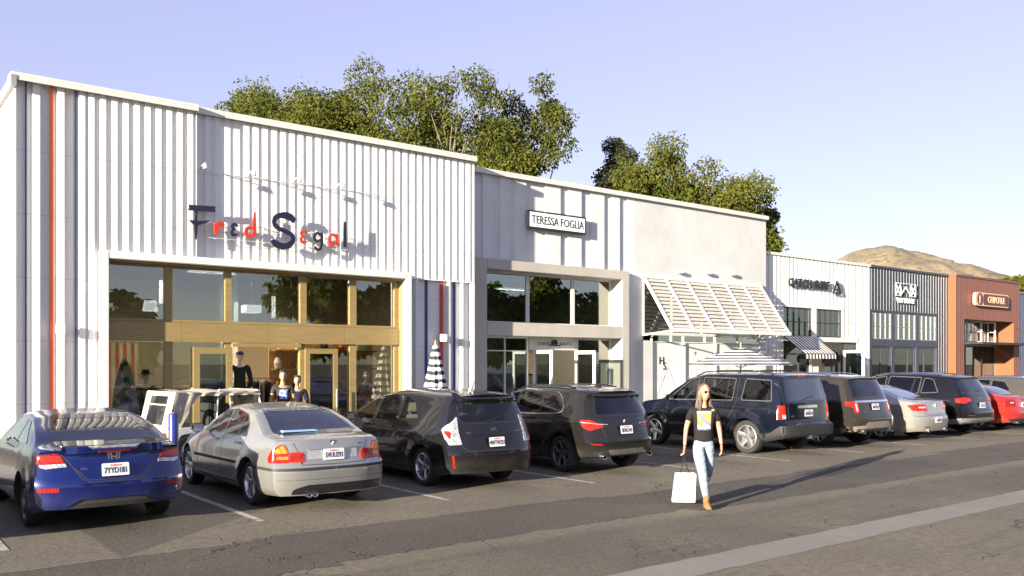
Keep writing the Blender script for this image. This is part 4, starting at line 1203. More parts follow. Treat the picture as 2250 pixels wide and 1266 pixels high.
    def emblem(s, x, z, r, kind):
        y = s.surf_y(x, z)-.006
        o = None
        def disc(name, r0, mat, y_, rx=1, parent=None, hole=0, nn=28):
            m = MB()
            if hole: m.lathe([(hole,0),(r0,0),(r0,.012),(hole,.012),(hole,0)], nn, axis='y')
            else: m.lathe([(0,0),(r0,0),(r0,.012),(0,.012)], nn, axis='y')
            m.v = [(a*rx, b, c) for a, b, c in m.v]
            q = m.build(name, mat, parent or s.root); 
            if not parent: q.location = (x, y_, z)
            return q
        if kind == 'roundel':
            o = disc('emblem', r, M['letblack'], y)
            m = MB()
            for k in range(4):
                pl = [(0,0)]+[(r*.66*cos(pi/2*(k+t/6)), r*.66*sin(pi/2*(k+t/6))) for t in range(7)]
                m.prism(pl, -.003, -.001, k % 2)
            m.build('emblem_quarters', [M['signwhite'], plain('emblem_blue', (.05,.2,.55), .4)], o)
            disc('emblem_ring', r*1.03, M['chrome'], y, parent=o, hole=r*.93)
        elif kind == 'oval':
            o = disc('emblem', r, M['chrome'], y, rx=1.45, hole=r*.86)
            disc('emblem_ring', r*.72, M['chrome'], y, rx=.7, parent=o, hole=r*.58)
            q = disc('emblem_ring', r*.40, M['chrome'], y, rx=2.1, parent=o, hole=r*.26); q.location = (0,0,r*.38)
        elif kind == 'ring_v':
            o = disc('emblem', r, M['chrome'], y, hole=r*.84); m = MB()
            for a, b in (((-.55,.55),(-.1,-.1)),((-.1,-.1),(0,.1)),((0,.1),(.1,-.1)),((.1,-.1),(.55,.55)),((-.75,.2),(-.3,-.7)),((-.3,-.7),(0,.0)),((0,0),(.3,-.7)),((.3,-.7),(.75,.2))): m.bar((a[0]*r,-.002,a[1]*r),(b[0]*r,-.002,b[1]*r),.008,r*.16)
            m.build('emblem_mark', M['chrome'], o)
        elif kind == 'h':
            m = MB(); W2 = r*1.15
            def bars(pts, w):
                for a, b in zip(pts, pts[1:]): m.bar((a[0]*r,0,a[1]*r),(b[0]*r,0,b[1]*r),.014,w*r)
            bars([(-1.2,.85),(-.95,-.85),(.95,-.85),(1.2,.85),(-1.2,.85)], .15)
            o = m.build('emblem', M['chrome'], s.root); o.location = (x, y, z)
            m = MB(); m.prism([(-.8*r,.7*r),(-.5*r,.7*r),(-.38*r,.12*r),(.38*r,.12*r),(.5*r,.7*r),(.8*r,.7*r),(.55*r,-.72*r),(.3*r,-.72*r),(.36*r,-.18*r),(-.36*r,-.18*r),(-.3*r,-.72*r),(-.55*r,-.72*r)], -.008, .006); m.build('emblem_mark', M['chrome'], o)
        elif kind == 'oblong':
            o = disc('emblem', r, plain('emblem_blue2', (.03,.08,.3), .3), y, rx=2.2); disc('emblem_ring', r*1.08, M['chrome'], y, rx=2.2, parent=o, hole=r*.93)
        elif kind == 'star':
            m = MB(); m.prism([(-.35*r,-r),(.35*r,-r),(.35*r,r),(-.35*r,r)], -.004,.006); m.bar((-.9*r,-.002,0),(.9*r,-.002,0),.008,.12*r); o = m.build('emblem', M['chrome'], s.root); o.location = (x,y,z)
        return o
    def script(s, txt, x, z, size=.045, mat=None, sx=1):
        o = text_mesh(txt, size, .004, mat or M['chrome'], 'model_lettering', s.root, (x, s.surf_y(x, z)-.006, z), bold=.001, sx=sx)
        return o
    def place(s, x, y, rz=0):
        s.root.location = (x, y, 0); s.root.rotation_euler = (0, 0, R(rz))

# ---- deep blue coupe -------------------------------------------------------
c = Car(dict(name='parked_car', cat='car', label='bright blue two-door coupe with wraparound tail lights, nearest the left edge',
    L=4.52, W=1.76, wr=.97, wf=3.59, wrad=.318, paint=carpaint('blue_paint', (.001,.007,.085), .3, .19),
    bot=[(0,.30),(.5,.2),(4,.19),(4.5,.24)], belt=[(0,.93),(.5,.96),(1.5,.93),(3.3,.86),(4.2,.70),(4.5,.62)],
    top=[(0,.985),(.1,1.01),(.46,1.03),(.9,1.20),(1.45,1.355),(2.0,1.40),(2.4,1.375),(2.8,1.20),(3.35,.95),(4.1,.80),(4.52,.68)],
    R=[(.15,.06),(.35,.0),(.60,.0),(.66,.03),(.80,.09),(.93,.13),(1.0,.07)], corner=.24, ck=3.4, tum=.42, sm=.1,
    sidewin=[[(1.02,1.02),(1.55,1.255),(2.05,1.315),(2.45,1.27),(3.02,.965),(1.6,.985)]],
    rearwin=[(-.60,1.035),(.60,1.035),(.47,1.315),(-.47,1.315)], rcut=(.35,1.6), frontwin=[(-.6,1.0),(.6,1.0),(.5,1.28),(-.5,1.28)], fcut=2.3,
    cab=(.75,3.2), floor=.62))
c.glazing(side_mat=M['cargl_t'], rear_mat=glassmat('dusty_glass', (.32,.36,.36), 2.0))
c.pillar([(1.72,.98),(1.80,.98),(1.84,1.30),(1.74,1.29)])
c.both('tail_light', [(-.30,.80),(-.02,.775),(.10,.80),(.20,.87),(.14,.93),(-.10,.945),(-.24,.945)], M['taild'], .008)
c.both('tail_light', [(-.28,.845),(-.02,.835),(.13,.86),(.12,.90),(-.10,.92),(-.235,.92)], M['tail'], .014)
c.both('reverse_light', [(-.31,.785),(-.02,.765),(.08,.785),(.10,.815),(-.02,.815),(-.295,.825)], M['clear'], .013)
c.both('bumper_reflector', [(-.22,.50),(.02,.50),(.06,.515),(.05,.55),(-.22,.55)], M['refl'], .006)
c.strip('bumper_seam', [(-.46,.79),(-.36,.64),(-.28,.60),(.28,.60),(.36,.64),(.46,.79)], .012, REAR, M['cabin'], .002)
c.patch('spoiler', [(-.60,.955),(.60,.955),(.56,.99),(-.56,.99)], REAR, c.S['paint'], .035, .015)
c.patch('high_brake_light', [(-.18,.968),(.18,.968),(.18,.982),(-.18,.982)], REAR, M['refl'], .042, .003)
c.patch('diffuser', [(-.50,.305),(.50,.305),(.36,.40),(-.36,.40)], REAR, M['trimblk'], .004, .02)
c.patch('bumper_grille', [(-.40,.345),(.40,.345),(.34,.385),(-.34,.385)], REAR, M['mesh'], .009, .01)
for sg in (-1, 1): c.strip('lower_lip', [(sg*.80,.335),(sg*.52,.345),(sg*.38,.415),(0,.42)], .022, REAR, c.S['paint'], .02)
c.patch('plate_recess', [(-.27,.66),(.27,.66),(.31,.80),(-.31,.80)], REAR, c.S['paint'], .0035, .03)
c.seams([[(1.15,.98),(1.25,.75),(1.42,.36),(1.6,.28),(2.95,.28),(3.05,.5),(3.0,.93)]], [[(-.58,.95),(-.45,.78),(-.30,.63),(0,.62),(.30,.63),(.45,.78),(.58,.95)]])
c.emblem(0, .885, .055, 'h'); c.script('CIVIC', -.34, .755, .032)
c.plate(.735, '7YYD181', tilt=-12, frame=False)
c.handles([(1.35,.895)], M['chrome']); c.mirrors(3.0, 1.0); c.seats((1.45,2.35), .55, zt=1.05)
c.wheels('twin', 5, M['alloyd']); c.cutbody(); c.place(2.66, 11.2)

# ---- silver sedan -----------------------------------------------------------
c = Car(dict(name='parked_car', cat='car', label='silver four-door sedan with L-shaped red and amber tail lights beside the blue coupe',
    L=4.47, W=1.74, wr=1.03, wf=3.755, wrad=.318, paint=carpaint('silver_paint', (.30,.295,.285), .6, .19, .12),
    bot=[(0,.22),(.5,.2),(4,.2),(4.47,.24)], belt=[(0,.90),(.6,.925),(1.5,.91),(3.2,.87),(4.1,.74),(4.47,.62)],
    top=[(0,.955),(.06,.985),(.62,1.015),(1.0,1.19),(1.36,1.345),(1.95,1.41),(2.4,1.39),(2.8,1.20),(3.18,.99),(4.0,.86),(4.47,.70)],
    R=[(.2,.03),(.35,.0),(.58,.0),(.62,.01),(.66,.07),(.85,.10),(.98,.14)], corner=.22, ck=3.6, tum=.40, sm=.09,
    sidewin=[[(1.22,.965),(1.30,1.12),(1.52,1.25),(1.98,1.315),(2.45,1.285),(3.05,.95)]],
    rearwin=[(-.61,1.03),(.61,1.03),(.49,1.325),(-.49,1.325)], rcut=(.45,1.7), frontwin=[(-.6,1.02),(.6,1.02),(.5,1.3),(-.5,1.3)], fcut=2.3,
    cab=(.95,3.1), floor=.6))
c.glazing(side_mat=M['cargl'], rear_mat=glassmat('blue_glass', (.30,.36,.42), 2.4), trim=M['gloss'])
c.pillar([(2.06,.955),(2.16,.955),(2.18,1.315),(2.10,1.315)]); c.pillar([(1.52,.96),(1.56,.96),(1.60,1.27),(1.56,1.27)])
c.both('tail_light', [(-.17,.66),(.20,.66),(.24,.72),(.16,.82),(.02,.905),(-.10,.90),(-.165,.80)], M['tail'], .010, .03)
c.both('turn_signal', [(-.16,.79),(.12,.785),(.08,.84),(.0,.89),(-.085,.885)], M['amber'], .015, .03)
c.both('turn_signal', [(-.16,.705),(.05,.705),(.05,.745),(-.16,.745)], M['amber'], .0145, .01)
c.both('tail_light', [(-.385,.665),(-.18,.665),(-.18,.80),(-.35,.80),(-.385,.76)], M['tail'], .010, .03)
c.both('reverse_light', [(-.35,.70),(-.20,.70),(-.20,.76),(-.35,.76)], M['refl'], .015, .015)
c.both('rubbing_strip', [(-.80,.555),(.62,.555),(.62,.592),(-.80,.592)], M['trimblk'], .012, .01)
for sg in (-1, 1): c.strip('rubbing_strip', [(1.50,.575),(3.32,.56)], .04, side(sg), M['trimblk'], .010)
c.patch('lower_valance', [(-.62,.235),(.76,.235),(.76,.36),(-.40,.36),(-.52,.33),(-.60,.30)], REAR, M['gloss'], .004, .015)
c.strip('bumper_crease', [(-.86,.43),(.86,.43)], .006, REAR, M['cabin'], .001)
c.patch('plate_recess', [(-.37,.70),(.37,.70),(.37,.83),(-.37,.83)], REAR, plain('silver_shade', (.42,.42,.44), .35, .5), .003, .02)
c.strip('boot_handle', [(-.37,.836),(.37,.836)], .022, REAR, c.S['paint'], .02)
c.seams([[(1.20,.955),(1.28,.80),(1.44,.68)],[(2.12,.95),(2.10,.30)],[(2.10,.30),(1.5,.30)],[(1.3,.5),(1.5,.29),(3.15,.29),(3.20,.6),(3.12,.92)]],
        [[(-.58,.98),(-.50,.80),(-.47,.63),(0,.622),(.47,.63),(.50,.80),(.58,.98)]])
c.emblem(0, .905, .04, 'roundel'); c.script('330i', .42, .88, .04)
c.plate(.755, '5VUU293', tilt=-5)
c.handles([(1.46,.86),(2.42,.86)]); c.mirrors(2.93, 1.0); c.seats((1.6,2.35), .55, zt=1.02)
c.exhaust((-.40,-.47+.155), .036, -.02, .23)
MB().box(-.5,.0,.62,.80,1.04,1.06).build('parcel_sunshade', plain('parcel_blue', (.25,.42,.62), .6), c.root)
c.antenna(1.55)
c.wheels('twin', 5, M['alloy']); c.cutbody(); c.place(5.46, 11.02)

# ---- grey wagon ---------------------------------------------------------------
c = Car(dict(name='parked_car', cat='car', label='dark grey hatchback wagon with clear pointed tail lights and cream seats',
    L=4.62, W=1.775, wr=.95, wf=3.73, wrad=.318, paint=carpaint('grey_paint', (.0075,.007,.0085), .1, .19),
    bot=[(0,.26),(.5,.2),(4,.19),(4.6,.22)], belt=[(0,1.0),(.8,1.0),(1.8,.95),(3.6,.88),(4.3,.76),(4.62,.62)],
    top=[(0,1.50),(.5,1.545),(1.3,1.575),(2.1,1.57),(2.7,1.48),(3.3,1.25),(3.85,1.0),(4.3,.85),(4.62,.70)],
    R=[(.2,.10),(.36,.02),(.58,.0),(.66,.03),(.85,.10),(1.05,.18),(1.35,.32),(1.46,.30),(1.55,.20)], corner=.22, ck=3.6, tum=.30, Lf=1.1, sm=.1,
    sidewin=[[(1.14,1.10),(1.38,1.16+.20),(1.62,1.44),(1.76,1.45),(1.76,1.05)],[(1.82,1.045),(1.82,1.455),(2.15,1.47),(2.55,1.42),(2.60,1.01)],[(2.68,1.0),(2.66,1.39),(3.0,1.27),(3.42,1.05),(3.48,.985)]],
    rearwin=[(-.60,1.09),(-.50,1.045),(.50,1.045),(.60,1.09),(.56,1.36),(-.56,1.36)], rcut=(-.5,.9), frontwin=[(-.62,1.05),(.62,1.05),(.52,1.42),(-.52,1.42)], fcut=2.7,
    cab=(.62,3.6), floor=.62))
c.glazing(side_mat=M['cargl'], rear_mat=M['cargl'])
c.both('tail_light', [(-.20,.72),(.06,.715),(.11,.78),(.28,.95),(.24,1.0),(-.02,1.14),(-.17,1.15),(-.15,.95)], M['clear'], .012, .02)
c.both('brake_light', [(.06,.80),(.13,.86),(.20,.94),(.10,.93),(.05,.90)], M['tail'], .017, .01)
for sg in (-1, 1):
    for k, (z0, z1) in enumerate(((.78,.86),(.88,.96),(.98,1.06))): c.strip('lamp_divider', [(-.09,z0),(-.01,z0),(-.01,z1),(-.07,z1)], .008, wrapv(sg, c.W), M['cabin'], .016)
c.both('bumper_reflector', [(-.06,.36),(-.02,.35),(0,.55),(-.04,.57)], M['refl'], .006, .01)
c.patch('spoiler', [(-.62,1.42),(.62,1.42),(.60,1.475),(-.60,1.475)], REAR, c.S['paint'], .07, .02)
c.patch('bumper_lower', [(-.62,.26),(.62,.26),(.62,.30),(-.62,.30)], REAR, M['trimblk'], .004, .01)
c.patch('garnish', [(-.40,.845),(.40,.845),(.40,.865),(-.40,.865)], REAR, c.S['paint'], .012, .005)
c.seams([[(1.79,1.03),(1.76,.75),(1.55,.45),(1.5,.3),(3.25,.28),(3.38,.6),(3.42,.95)],[(2.63,1.0),(2.62,.29)]],
        [[(-.70,1.10),(-.66,.80),(-.60,.66),(-.52,.62),(0,.61),(.52,.62),(.60,.66),(.66,.80),(.70,1.10)]])
c.emblem(0, .925, .042, 'oval'); c.script('PRIUS V', -.48, .90, .032); c.script('HYBRID', .50, .90, .03)
c.plate(.745, '4WTW355', tilt=-10, frame=True); c.wiper(-.12, 1.06, .34)
c.handles([(1.98,.93),(2.85,.93)]); c.mirrors(3.28, 1.05); c.seats((1.35,2.15), .6, M['seatcream'], 1.12)
c.antenna(.75, 'rod')
c.wheels('twin', 5, M['alloy']); c.cutbody(); c.place(8.44, 11.26)

# ---- brown crossover -------------------------------------------------------------
c = Car(dict(name='parked_suv', cat='suv', label='brown-grey compact crossover with chrome window line and twin exhausts, left of the empty bay',
    L=4.45, W=1.82, wr=.88, wf=3.55, wrad=.345, paint=carpaint('brown_paint', (.011,.010,.0095), .15, .19),
    bot=[(0,.33),(.5,.24),(4,.23),(4.4,.26)], belt=[(0,1.02),(.8,1.04),(1.8,1.0),(3.3,.96),(4.1,.86),(4.45,.70)],
    top=[(0,1.50),(.5,1.555),(1.3,1.595),(2.1,1.59),(2.6,1.49),(3.0,1.25),(3.35,1.06),(4.1,.95),(4.45,.80)],
    R=[(.25,.10),(.40,.02),(.62,.0),(.70,.04),(.90,.10),(1.05,.14),(1.35,.34),(1.45,.33),(1.53,.22)], corner=.25, ck=3.4, tum=.33, Lf=1.1,
    sidewin=[[(.95,1.14),(.99,1.24),(1.2,1.42),(1.52,1.44),(1.52,1.09)],[(1.58,1.09),(1.58,1.455),(2.2,1.47),(2.26,1.47),(2.26,1.06)],[(2.33,1.06),(2.33,1.465),(2.62,1.40),(3.08,1.08),(3.10,1.04)]],
    rearwin=[(-.62,1.11),(-.58,1.06),(.58,1.06),(.62,1.11),(.50,1.39),(-.50,1.39)], rcut=(-.5,.9), frontwin=[(-.62,1.12),(.62,1.12),(.5,1.44),(-.5,1.44)], fcut=2.5,
    cab=(.62,3.1), floor=.65))
c.glazing(side_mat=M['cargl_t'], rear_mat=M['cargl_t'])
for sg in (-1, 1): c.strip('chrome_trim', smoothpts([(3.16,1.02),(1.6,1.055),(1.0,1.09),(.88,1.16),(.94,1.30),(1.15,1.465),(1.6,1.49),(2.3,1.505),(2.7,1.42),(3.12,1.10)], sub=4), .016, side(sg), M['chrome'], .009)
c.both('tail_light', [(-.34,.86),(-.20,.83),(.0,.80),(.14,.84),(.26,.95),(.24,.985),(.05,.99),(-.10,.97),(-.34,.90)], M['tail'], .010, .03)
for sg in (-1, 1): c.strip('chrome_trim', [(-.44,.90),(-.2,.915),(.24,.95)], .01, wrapv(sg, c.W), M['clear'], .016)
c.both('bumper_reflector', [(-.30,.53),(-.02,.55),(-.02,.575),(-.26,.565)], M['refl'], .006, .008)
c.patch('spoiler', [(-.57,1.415),(.57,1.415),(.55,1.47),(-.55,1.47)], REAR, c.S['paint'], .08, .02)
c.patch('bumper_trim', [(-.70,.335),(.70,.335),(.74,.40),(.40,.47),(-.40,.47),(-.74,.40)], REAR, M['trimblk'], .004, .02)
c.patch('skid_plate', [(-.40,.36),(.40,.36),(.46,.45),(-.46,.45)], REAR, plain('skid_silver', (.13,.125,.12), .4, .4), .012, .02)
c.seams([[(1.55,1.07),(1.52,.8),(1.35,.5),(1.35,.36),(3.0,.34),(3.05,.7),(3.1,1.0)],[(2.30,1.04),(2.28,.35)]],
        [[(-.56,1.0),(-.54,.85),(-.50,.68),(-.42,.62),(0,.61),(.42,.62),(.50,.68),(.54,.85),(.56,1.0)]])
c.emblem(0, .955, .04, 'roundel'); c.script('X1', .44, .99, .04)
c.plate(.80, '8ENL344', tilt=-8, frame=True); c.wiper(-.10, 1.10, .30)
c.handles([(1.74,.97),(2.5,.97)]); c.mirrors(2.98, 1.1); c.seats((1.35,2.0), .62, zt=1.15)
c.exhaust((-.58,.58), .042, .0, .33); c.antenna(.75); c.roofrails(.85, 2.6, .53, M['gloss'], .035)
c.wheels('y', 5, M['alloyd'], .225); c.cutbody(); c.place(11.46, 11.32)

# ---- navy suv --------------------------------------------------------------------
c = Car(dict(name='parked_suv', cat='suv', label='large boxy navy blue suv with roof rails behind the walking woman',
    L=4.85, W=1.99, wr=1.06, wf=3.84, wrad=.375, paint=carpaint('navy_paint', (.0035,.005,.011), .15, .19),
    bot=[(0,.42),(.5,.30),(4.3,.28),(4.8,.32)], belt=[(0,1.13),(.8,1.13),(2,1.11),(3.5,1.07),(4.4,1.0),(4.85,.85)],
    top=[(0,1.75),(.4,1.79),(1.3,1.80),(2.4,1.79),(2.85,1.70),(3.25,1.42),(3.6,1.17),(4.4,1.08),(4.85,.95)],
    R=[(.3,.10),(.42,.0),(.68,.0),(.72,.10),(.95,.12),(1.15,.14),(1.6,.26),(1.8,.30)], corner=.13, ck=5, tum=.20, e=3.6, flare=.03, Lf=.9, sm=.06,
    sidewin=[[(.42,1.19),(.50,1.64),(1.16,1.67),(1.22,1.19)],[(1.46,1.18),(1.44,1.67),(1.98,1.685),(2.36,1.685),(2.38,1.16)],[(2.52,1.16),(2.50,1.68),(2.72,1.65),(3.25,1.25),(3.35,1.14)]],
    rearwin=[(-.72,1.18),(.72,1.18),(.67,1.68),(-.67,1.68)], rcut=(-.5,.75), frontwin=[(-.7,1.22),(.7,1.22),(.62,1.64),(-.62,1.64)], fcut=2.8,
    cab=(.42,3.3), floor=.75))
c.glazing(side_mat=M['cargl_t'], rear_mat=glassmat('indigo_glass', (.04,.045,.09), 3.4), trim=M['alloyd'])
c.pillar([(1.62,1.17),(1.66,1.17),(1.64,1.675),(1.60,1.675)])
c.both('tail_light', [(-.13,.80),(.12,.80),(.12,1.10),(-.11,1.10)], M['tail'], .012, .01)
c.both('reverse_light', [(-.12,.81),(.0,.81),(.0,.90),(-.12,.90)], M['clear'], .017, .006)
c.both('bumper_trim', [(-.97,.42),(.62,.35),(.66,.44),(.30,.50),(.05,.66),(-.97,.68)], M['trimblk'], .012, .02)
for sg in (-1, 1):
    c.strip('body_side_moulding', [(1.62,.78),(3.3,.76)], .06, side(sg), c.S['paint'], .012)
    for yy in (1.06, 3.84): c.strip('arch_trim', [(yy+.50*cos(a), .375+.50*sin(a)) for a in [pi*k/16 for k in range(0, 17)]], .075, side(sg), c.S['paint'], .016)
c.strip('chrome_trim', [(-.34,1.06),(.34,1.06)], .06, REAR, M['chrome'], .02)
c.patch('plate_recess', [(-.36,.82),(.36,.82),(.40,1.03),(-.40,1.03)], REAR, M['gloss'], .004, .03)
c.patch('high_brake_light', [(-.12,1.715),(.12,1.715),(.12,1.74),(-.12,1.74)], REAR, M['tail'], .01, .005)
c.seams([[(1.34,1.70),(1.36,1.1),(1.5,.85),(1.62,.5),(1.62,.40),(3.25,.38),(3.36,.7),(3.4,1.1)],[(2.44,1.70),(2.44,.40)]],
        [[(-.80,1.70),(-.80,.72),(.80,.72),(.80,1.70)]])
c.script('PILOT', -.58, .86, .036); c.emblem(0, 1.115, .035, 'h'); c.plate(.92, '6HNB214', tilt=0, frame=True); c.wiper(-.25, 1.20, .5)
c.handles([(1.55,1.0),(2.62,1.0)]); c.mirrors(3.20, 1.2); c.seats((1.3,2.4), .72, zt=1.25)
c.roofrails(.55, 2.7, .66, M['trimblk'], .06, cross=(1.0, 2.1))
MB().box(-.12,.12,-.06,.2,.36,.44).build('tow_hitch', M['trimblk'], c.root, bevel=.01)
c.wheels('fat', 5, M['alloy'], .245); c.cutbody(); c.place(17.0, 11.13)

# ---- bronze suv ---------------------------------------------------------------------
c = Car(dict(name='parked_suv', cat='suv', label='bronze-grey large suv with chrome tailgate bar, right of the navy suv',
    L=5.0, W=2.0, wr=1.06, wf=3.92, wrad=.385, paint=carpaint('bronze_paint', (.035,.029,.022), .4, .19),
    bot=[(0,.40),(.5,.30),(4.4,.28),(5.0,.32)], belt=[(0,1.14),(.8,1.15),(2,1.12),(3.5,1.08),(4.5,1.0),(5.0,.85)],
    top=[(0,1.66),(.5,1.71),(1.5,1.765),(2.5,1.76),(3.0,1.66),(3.5,1.38),(3.9,1.14),(4.6,1.08),(5.0,.92)],
    R=[(.3,.10),(.45,.0),(.72,.0),(.78,.06),(1.0,.12),(1.15,.16),(1.6,.42),(1.72,.36)], corner=.2, ck=4, tum=.27, e=3, flare=.025, Lf=1.15,
    sidewin=[[(.72,1.22),(.88,1.60),(1.26,1.63),(1.34,1.20)],[(1.46,1.19),(1.44,1.64),(2.36,1.66),(2.40,1.17)],[(2.50,1.17),(2.48,1.66),(2.85,1.60),(3.45,1.22),(3.5,1.15)]],
    rearwin=[(-.72,1.20),(.72,1.20),(.62,1.62),(-.62,1.62)], rcut=(-.5,.95), cab=(.70,3.4), floor=.8))
c.glazing(side_mat=M['cargl_t'], rear_mat=M['cargl_t'])
c.both('tail_light', [(-.28,.84),(-.14,.82),(-.10,.95),(.20,1.02),(.20,1.10),(-.30,1.11)], M['tail'], .012, .02)
c.both('reverse_light', [(-.25,.88),(-.20,.87),(-.18,1.05),(-.25,1.06)], M['clear'], .017, .008)
c.strip('chrome_trim', [(-.72,1.10),(.72,1.10)], .045, REAR, M['chrome'], .018)
c.patch('bumper_trim', [(-.95,.40),(.95,.40),(.95,.52),(.55,.54),(.45,.62),(-.45,.62),(-.55,.54),(-.95,.52)], REAR, plain('warm_grey_trim', (.14,.125,.10), .5), .006, .02)
c.patch('bumper_grille', [(-.8,.40),(.8,.40),(.8,.46),(-.8,.46)], REAR, M['trimblk'], .012, .02)
c.seams([[(1.40,1.68),(1.40,1.1),(1.55,.85),(1.62,.42),(3.35,.40),(3.45,.8),(3.5,1.1)],[(2.45,1.68),(2.45,.42)]], [[(-.78,1.15),(-.70,.72),(.70,.72),(.78,1.15)]])
c.emblem(0, 1.10, .04, 'oblong'); c.script('EXPLORER', -.42, .86, .035); c.plate(.97, '8MXR207', tilt=-10, frame=True); c.wiper(-.1, 1.22, .4)
c.handles([(1.55,1.03),(2.62,1.03)], M['chrome']); c.mirrors(3.35, 1.2); c.exhaust((-.62,.62), .05, .0, .40); c.roofrails(.9, 2.9, .62, M['chrome'], .04)
c.wheels('star', 5, M['alloy'], .245); c.cutbody(); c.place(19.85, 11.2)

# ---- pale silver sedan ----------------------------------------------------------------
c = Car(dict(name='parked_car', cat='car', label='pale silver sedan between the bronze suv and the black suv',
    L=4.85, W=1.83, wr=1.10, wf=3.83, wrad=.325, paint=carpaint('pale_silver_paint', (.32,.305,.285), .55, .19, .1),
    bot=[(0,.27),(.5,.22),(4.3,.2),(4.8,.24)], belt=[(0,.96),(.6,.99),(1.6,.97),(3.4,.91),(4.4,.80),(4.85,.68)],
    top=[(0,1.03),(.1,1.06),(.62,1.09),(1.1,1.28),(1.6,1.42),(2.2,1.455),(2.6,1.43),(3.0,1.25),(3.5,1.02),(4.4,.90),(4.85,.75)],
    R=[(.2,.06),(.38,.0),(.62,.0),(.68,.05),(.9,.09),(1.05,.14)], corner=.24, ck=3.6, tum=.40,
    sidewin=[[(1.30,1.04),(1.7,1.28),(2.25,1.35),(2.62,1.32),(3.3,1.0)]],
    rearwin=[(-.60,1.105),(.60,1.105),(.48,1.38),(-.48,1.38)], rcut=(.5,1.9), cab=(1.0,3.3), floor=.65))
c.glazing(side_mat=M['cargl_t'], rear_mat=glassmat('sky_glass', (.2,.24,.3), 3.0))
c.pillar([(2.15,1.02),(2.24,1.02),(2.26,1.35),(2.18,1.35)])
c.both('tail_light', [(-.40,.80),(-.05,.79),(.12,.80),(.28,.93),(-.05,.965),(-.42,.95)], M['tail'], .012, .02)
c.both('reverse_light', [(-.38,.86),(-.12,.86),(-.12,.90),(-.38,.90)], M['clear'], .017, .008)
c.strip('bumper_crease', [(-.9,.66),(.9,.66)], .01, REAR, M['cabin'], .001)
c.seams([[(1.35,1.0),(1.5,.7),(1.6,.34),(3.3,.32),(3.4,.95)],[(2.2,1.0),(2.18,.33)]], [[(-.60,1.05),(-.52,.70),(.52,.70),(.60,1.05)]])
c.emblem(0, .90, .055, 'star'); c.plate(.55, '6SRB508', tilt=0); c.both('bumper_reflector', [(-.45,.36),(-.25,.36),(-.25,.39),(-.45,.39)], M['refl'], .006, .006)
c.handles([(1.6,.92),(2.6,.92)]); c.mirrors(3.2, 1.05); c.exhaust((-.45,.45), .04, .02, .28)
c.wheels('spoke', 7, M['alloy']); c.cutbody(); c.place(22.68, 11.15)

# ---- black suv ------------------------------------------------------------------------------
def black_suv(label, x, y):
    c = Car(dict(name='parked_suv', cat='suv', label=label,
        L=5.0, W=1.98, wr=1.0, wf=3.98, wrad=.385, paint=carpaint('black_paint', (.004,.004,.005), .15, .19),
        bot=[(0,.36),(.5,.28),(4.4,.26),(5.0,.32)], belt=[(0,1.10),(.8,1.12),(2,1.09),(3.5,1.05),(4.5,.98),(5.0,.85)],
        top=[(0,1.62),(.5,1.68),(1.5,1.74),(2.5,1.735),(3.0,1.64),(3.5,1.36),(3.9,1.12),(4.6,1.05),(5.0,.90)],
        R=[(.3,.10),(.42,.0),(.68,.0),(.74,.05),(.95,.10),(1.1,.15),(1.55,.45),(1.68,.38)], corner=.2, ck=4, tum=.28, e=3, flare=.02, Lf=1.2,
        sidewin=[[(.86,1.20),(1.05,1.56),(1.30,1.60),(1.36,1.17)],[(1.44,1.16),(1.40,1.61),(2.36,1.635),(2.40,1.14)],[(2.48,1.14),(2.46,1.635),(2.85,1.57),(3.45,1.2),(3.5,1.12)]],
        rearwin=[(-.70,1.17),(.70,1.17),(.60,1.57),(-.60,1.57)], rcut=(-.5,1.0), cab=(.75,3.4), floor=.8))
    c.glazing(side_mat=M['cargl_t'], rear_mat=M['cargl_t'], trim=M['alloyd'])
    c.pillar([(1.62,1.16),(1.68,1.16),(1.60,1.62),(1.55,1.62)])
    c.both('tail_light', [(-.42,.97),(-.05,.90),(.22,.93),(.26,1.03),(-.05,1.07),(-.40,1.05)], M['tail'], .012, .02)
    c.both('bumper_trim', [(-.97,.36),(.5,.33),(.55,.42),(.1,.50),(-.97,.50)], plain('grey_bumper_trim', (.10,.10,.10), .5), .008, .02)
    c.strip('chrome_trim', [(-.75,.43),(.75,.43)], .03, REAR, M['chrome'], .015)
    c.both('bumper_reflector', [(-.45,.56),(-.15,.56),(-.15,.585),(-.45,.585)], M['refl'], .006, .006)
    c.seams([[(1.40,1.66),(1.40,1.1),(1.5,.85),(1.6,.42),(3.4,.40),(3.5,1.1)],[(2.43,1.66),(2.43,.42)]], [[(-.74,1.1),(-.68,.70),(.68,.70),(.74,1.1)]])
    c.emblem(0, 1.02, .055, 'ring_v'); c.plate(.84, '8KLD391', tilt=-8, frame=True); c.wiper(-.1, 1.20, .4)
    c.handles([(1.6,1.0),(2.65,1.0)], M['chrome']); c.mirrors(3.35, 1.15); c.roofrails(.9, 2.9, .62, M['chrome'], .03)
    c.wheels('twin', 5, M['alloy'], .245); c.cutbody(); c.place(x, y)
    return c
black_suv('black large suv with bright chrome bumper strip, left of the red sedan', 25.5, 11.25)

